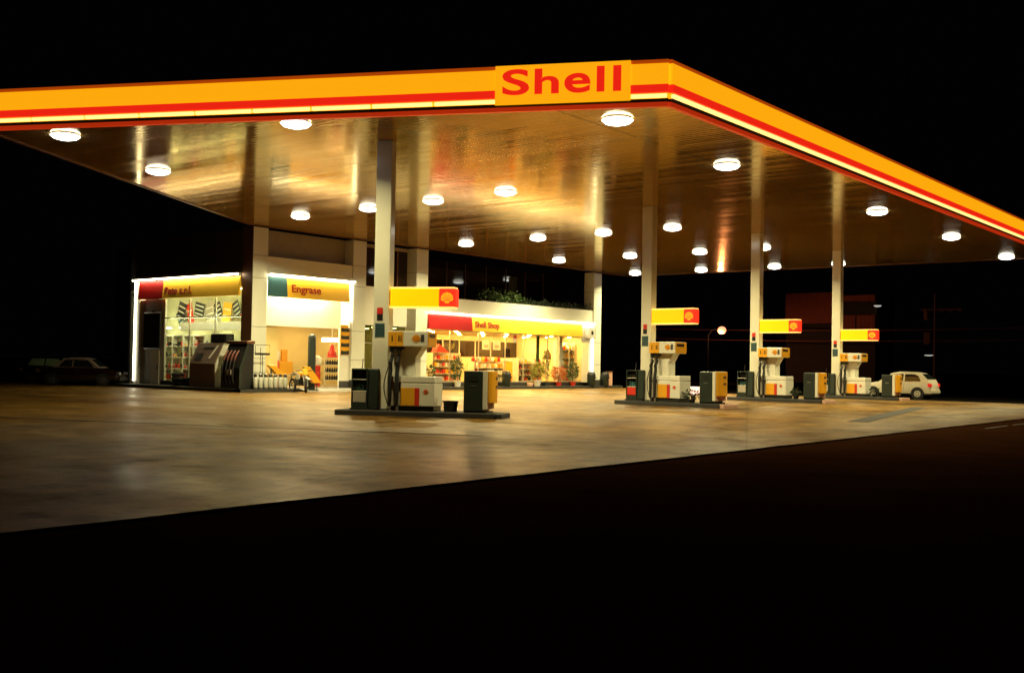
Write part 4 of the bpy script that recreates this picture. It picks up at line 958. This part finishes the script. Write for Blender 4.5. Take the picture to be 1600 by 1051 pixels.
mb = MB(); mb.prism([(-.45,-.09,.82),(-.95,-.07,.78),(-.97,-.07,.81),(-.5,-.09,.9)], (0,.17,0)); mb.build('rear_mudguard', 'white', t)
mb = MB(); mb.box(-.05,.33,.135,.16,.62,.86); mb.box(-.05,.33,-.16,-.135,.62,.86); mb.build('side_panel', 'white', t, .02)
MB().tube([(-.1,-.1,.3),(-.15,-.3,.01)], .012, 6).build('side_stand', 'dsteel', t)

# ------------------------------------------------------------------ cars
def car(label, loc, rz, paint, glassm, prof, roofline, belt, L, wb0, wb1, wr=.29, hw=.80, tail=True, boot=False, extra=None, cabpaint=None, rimm='rim'):
    """x forward; prof: [(x, top z)] of the lower body, roofline: [(x,z)] of the cabin"""
    t = thing('parked_car', label, 'car', loc, rz)
    # lower body as a loft across stations
    mb = MB(); vs = []; fs = []; k = 7
    for x, zt, w in prof:
        zb = .22; 
        ring_ = [(w*.80,zb),(w*.96,zb+.08),(w,zb+.28),(w*.99,zt-.16),(w*.93,zt-.03),(w*.75,zt),(0,zt+.02)]
        vs += [(x,y,z) for y, z in ring_] + [(x,-y,z) for y, z in ring_[::-1][1:]]
    m_ = 2*k-1
    for i in range(len(prof)-1):
        for j in range(m_-1): fs.append((i*m_+j, i*m_+j+1, (i+1)*m_+j+1, (i+1)*m_+j))
        fs.append((i*m_+m_-1, i*m_, (i+1)*m_, (i+1)*m_+m_-1))
    fs.append(tuple(range(m_))); fs.append(tuple((len(prof)-1)*m_+j for j in range(m_-1,-1,-1)))
    mb.add(vs, fs); body = mb.build('body', paint, t, smooth=True)
    # cabin: lower ring at the belt, upper ring at the roof
    n = len(roofline); low = [(x, hw*.93 if z < belt+.1 else hw*.93 - (z-belt)*.30) for x, z in roofline]
    vs = []; fs = []
    for (x, z), (_, w) in zip(roofline, low): vs += [(x, w, z), (x, w*.6, z+.025 if z > belt+.3 else z), (x, -w*.6, z+.025 if z > belt+.3 else z), (x, -w, z)]
    for i in range(n-1):
        for j in range(3): fs.append((i*4+j, i*4+j+1, (i+1)*4+j+1, (i+1)*4+j))
    fs.append(tuple(i*4 for i in range(n))[::-1]); fs.append(tuple(i*4+3 for i in range(n)))
    mb = MB(); mb.add(vs, fs); cab = mb.build('cabin', cabpaint or paint, t, smooth=True)
    # side windows, a few millimetres proud
    def side(pts, s):
        q = []
        for x, z in pts:
            w = hw*.93 - max(0,(z-belt))*.30 + .004; q.append((x, s*w, z))
        m2 = MB(); m2.prism(q, (0, s*.006, 0)); return m2
    for s in (-1,1):
        for pts in extra['side']: side(pts, s).build('side_window', glassm if s == extra.get('lit',0) or True else glassm, cab)
    fx0, fx1 = extra['front'], extra['rear']
    for nm, (xa, za, xb, zb) in (('windscreen', fx0), ('rear_window', fx1)):
        d = Vector((zb-za, 0, -(xb-xa))).normalized()
        if (d.x > 0) != (nm == 'windscreen'): d = -d
        wa = hw*.80; wb = hw*.62
        m2 = MB(); m2.prism([Vector((xa,wa,za))+d*.012, Vector((xa,-wa,za))+d*.012, Vector((xb,-wb,zb))+d*.012, Vector((xb,wb,zb))+d*.012], d*.012); m2.build(nm, glassm, cab)
    for xw in (wb0, wb1):
        for s in (-1,1):
            m2 = MB(); m2.cyl((xw, s*(hw*.90), wr+.02),(xw, s*(hw+.004), wr+.02), wr+.06, n=28); m2.build('wheel_arch', 'black', body)
            m2 = MB(); m2.torus((xw, s*(hw-.07), wr), (0,1,0), wr-.085, .085, 28, 10); w_ = m2.build('wheel', 'tyre', t, smooth=True)
            m2 = MB(); m2.cyl((xw, s*(hw-.06), wr),(xw, s*(hw+.026), wr), wr*.68, wr*.60, n=20)
            m2.build('rim', rimm, w_, .008)
            m2 = MB()
            for q in range(5):
                a = q*2*math.pi/5; m2.ball((xw+math.cos(a)*wr*.36, s*(hw+.027), wr+math.sin(a)*wr*.36), (.035,.006,.035), 8, 6)
            m2.build('rim_hole', 'dsteel', w_)
    x0 = prof[0][0]; x1 = prof[-1][0]
    mb = MB(); mb.box(x0-.06,x0+.10,-hw*.90,hw*.90,.30,.50); mb.build('rear_bumper', extra['bump'], t, .03)
    mb = MB(); mb.box(x1-.10,x1+.06,-hw*.90,hw*.90,.28,.48); mb.build('front_bumper', extra['bump'], t, .03)
    for s in (-1,1):
        mb = MB(); mb.box(x0-.015,x0+.16,s*hw*.70,s*(hw*.985),.66,.84); mb.build('tail_light', 'tail' if tail else 'mullion', t, .02)
        mb = MB(); mb.box(x1-.16,x1+.012,s*hw*.55,s*(hw*.92),.58,.72); mb.build('headlight', 'steel', t, .02)
        mb = MB(); mb.ball((extra['mirror'][0], s*(hw*.98), extra['mirror'][1]), (.07,.09,.06), 10, 6); mb.build('wing_mirror', extra['bump'], t, smooth=True)
        mb = MB(); mb.box(extra['door'], extra['door']+.008, s*(hw+.0005), s*(hw+.004), .34, .82); mb.build('door_gap', 'black', body)
        mb = MB(); mb.box(extra['door']+.10, extra['door']+.24, s*(hw+.0005), s*(hw+.02), .78, .815); mb.build('door_handle', extra['bump'], body)
    return t
car('cream white two door hatchback parked behind the farthest pump', (58.3,20.1,0), R(90), 'carwhite', 'carglass',
    [(-1.80,.72,.70),(-1.72,.86,.77),(-1.2,.92,.80),(0,.93,.80),(.7,.93,.80),(1.2,.88,.79),(1.75,.76,.76),(1.92,.62,.68)],
    [(-1.72,.86),(-1.62,1.04),(-1.22,1.36),(-.9,1.42),(-.1,1.44),(.28,1.38),(1.0,.90)], .92, 3.8, -1.12, 1.28, .285, .80, True, False,
    dict(side=[[(-1.28,.96),(-.42,.95),(-.42,1.33),(-.92,1.33),(-1.12,1.25)],[(-.34,.95),(.72,.93),(.26,1.32),(-.34,1.34)]], front=(.94,.95,.36,1.35), rear=(-1.60,1.06,-1.26,1.34), mirror=(.62,.98), door=-.40, bump='carwhite'))
# two dark cars parked left of the showroom, side-on
def leftpos(x, d):  # position on the ground at image-independent offsets: lateral x to the right of the view axis, depth d
    return (fw*d + rt*x)
pA = leftpos(-22.35, 55.0); pB = leftpos(-24.6, 57.5)
car('dark red saloon with roof highlights put into its colour parked left of the showroom', (pA.x,pA.y,0), math.atan2(rt.y,rt.x)+.08, 'cardark', 'carglass',
    [(-2.05,.80,.72),(-1.95,.93,.80),(-1.2,.96,.83),(.5,.95,.83),(1.0,.92,.82),(1.8,.80,.79),(2.1,.62,.70)],
    [(-1.25,.94),(-.80,1.32),(-.45,1.42),(.25,1.42),(.55,1.36),(1.12,.93)], .94, 4.2, -1.25, 1.30, .29, .83, False, True,
    dict(side=[[(-.95,.98),(-.28,.97),(-.28,1.33),(-.66,1.32)],[(-.20,.97),(.86,.95),(.48,1.31),(-.20,1.34)]], front=(1.06,.97,.62,1.34), rear=(-1.20,.98,-.86,1.29), mirror=(.8,1.0), door=-.24, bump='blackplastic'), cabpaint='browncab', rimm='dsteel')  # lighter cabin colour stands for lamp highlights on the roof
car('black hatchback with greenish window at the far left of the forecourt', (pB.x,pB.y,0), math.atan2(rt.y,rt.x)-.25, 'carblack', 'carglasslit',
    [(-1.95,.76,.72),(-1.85,.95,.80),(-1.2,.98,.82),(.6,.97,.82),(1.1,.92,.81),(1.8,.78,.78),(2.0,.62,.70)],
    [(-1.85,.92),(-1.62,1.30),(-1.3,1.44),(.15,1.46),(.5,1.40),(1.12,.93)], .95, 4.0, -1.2, 1.28, .29, .82, False, False,
    dict(side=[[(-1.42,1.0),(-.42,.98),(-.42,1.36),(-1.25,1.35)],[(-.33,.98),(.86,.96),(.44,1.34),(-.33,1.37)]], front=(1.06,.97,.58,1.37), rear=(-1.80,1.0,-1.64,1.28), mirror=(.8,1.0), door=-.38, bump='blackplastic'), rimm='dsteel')

# ------------------------------------------------------------------ beyond the station
t = thing('corrugated_building', 'red corrugated building with dark openings beyond the farthest pumps', 'building', (112,46.5,0))
MB().box(0,6,-.2,5.2,6.6,10.0).build('upper_cladding', 'brick', t); MB().box(0,6,-5.0,-.21,8.95,9.6).build('roof_band', 'brick', t)
MB().box(.6,6,-5.0,-.22,7.45,8.94).build('dark_recess', 'darkwall', t); MB().box(0,6,-5.0,-.21,5.6,7.44).build('wall', 'brick', t)
MB().box(.2,6,-5.0,5.2,0,5.59).build('lower_wall', 'darkwall', t); MB().box(.4,6,-.19,5.2,5.6,6.59).build('dark_opening', 'darkwall', t)
mb = MB(); mb.box(-.02,-.001,-3.0,-2.85,5.65,7.4); mb.box(-.02,-.001,-1.2,-1.05,5.65,7.4); mb.build('pilaster', 'darkwall', t)
def lamp_post(label, loc, h, arm, bulbm, r, grp, e=None):
    t = thing('street_lamp', label, 'street lamp', loc, 0, grp)
    mb = MB(); mb.tube([(0,arm,0),(0,arm,h*.9),(0,arm*.7,h+.05),(0,0,h+.1)], [.11,.08,.06,.05]); mb.build('pole', 'soot', t, smooth=True)
    mb = MB(); mb.lathe([(.02,.16),(.26,.08),(.30,.0)], (0,0,h), 16, 1, 1.5); mb.build('hood', 'blackplastic', t, smooth=True)
    MB().ball((0,0,h-.03), r).build('bulb', bulbm, t, smooth=True); return t
lamp_post('blazing orange street lamp between the second and third columns', (99,52.75,0), 5.42, 1.6, 'streetbulb', (.40,.46,.40), 'street lamps beyond the station')
lamp_post('pale unlit street lamp right of the red building', (112,41.2,0), 8.45, -1.5, 'greybulb', (.30,.42,.16), 'street lamps beyond the station')
lamp_post('lower pale street lamp above the cream hatchback', (112,35.8,0), 3.2, -.45, 'greybulb', (.26,.50,.10), 'street lamps beyond the station')
ld = bpy.data.lights.new('street_lamp_glow', 'POINT'); ld.energy = 1500; ld.color = (1.,.34,.12); ld.shadow_soft_size = .2
lo = bpy.data.objects.new('street_lamp_glow', ld); COL.objects.link(lo); lo.location = (98.5,52.75,4.9)
t = thing('utility_pole', 'wooden utility pole with transformer above the cream hatchback', 'utility pole', (108,33.95,0))
MB().tube([(0,0,0),(0,0,9.2)], [.17,.11], 12).build('pole', 'pole', t, smooth=True)
mb = MB(); mb.box(-.08,.08,-2.6,1.4,7.55,7.72); mb.build('crossarm', 'pole', t)
mb = MB(); mb.lathe([(.28,6.6),(.34,6.65),(.34,7.5),(.26,7.56)], (0,.75,0), 14); mb.build('transformer', 'pole', t, smooth=True)
mb = MB(); mb.box(-.2,.2,.45,1.05,4.2,5.4); mb.build('meter_box', 'pole', t)
for y in (-2.4,-1.5,-.7):
    mb = MB(); mb.lathe([(.05,7.3),(.11,7.34),(.09,7.5),(.12,7.55)], (0,y,-.02), 8); mb.build('insulator', 'pole', t, smooth=True)
for z0, lab in ((5.62,'upper power cable crossing behind the farthest pumps'),(4.5,'lower power cable crossing behind the farthest pumps')):
    mb = MB(); n = 24
    mb.tube([(107.8, 66-50*k/n, z0+.0+ .35*((k-n/2)/(n/2))**2) for k in range(n+1)], .045, 6)
    o = mb.build('power_cable', 'cable', None, smooth=True); tag(o, lab, 'cable', 'power cables beyond the station')

# ------------------------------------------------------------------ camera, world, render settings
f = 1650.; roll = .0175; pitch = math.atan((568.5-525.5)/f); al = math.atan2(1350, f)
F0 = Vector((math.cos(al), math.sin(al), 0)); RT = Vector((math.sin(al), -math.cos(al), 0))
Fv = F0*math.cos(pitch) + Z*math.sin(pitch); U0 = -F0*math.sin(pitch) + Z*math.cos(pitch)
right = RT*math.cos(roll) + U0*math.sin(roll) if False else RT*math.cos(roll) - U0*(-math.sin(roll))
up = U0*math.cos(roll) - RT*math.sin(roll)
cam = bpy.data.cameras.new('camera'); co = bpy.data.objects.new('camera', cam); COL.objects.link(co)
m4 = Matrix.Identity(4)
for i in range(3): m4[i][0] = right[i]; m4[i][1] = up[i]; m4[i][2] = -Fv[i]
m4.translation = (0,0,1.5); co.matrix_world = m4
cam.sensor_width = 36; cam.lens = 36*f/1600; cam.clip_end = 2000; cam.clip_start = .1
scn.camera = co
w = bpy.data.worlds.new('World'); scn.world = w; w.use_nodes = True
bg = w.node_tree.nodes['Background']; bg.inputs['Color'].default_value = (.0012,.0007,.0009,1); bg.inputs['Strength'].default_value = .6
scn.view_settings.view_transform = 'Standard'; scn.view_settings.look = 'None'; scn.view_settings.exposure = 0; scn.view_settings.gamma = 1
scn.cycles.use_denoising = True; scn.cycles.sample_clamp_indirect = 6; scn.cycles.max_bounces = 6; scn.cycles.transparent_max_bounces = 8
scn.cycles.caustics_reflective = False; scn.cycles.caustics_refractive = False; scn.cycles.use_light_tree = True
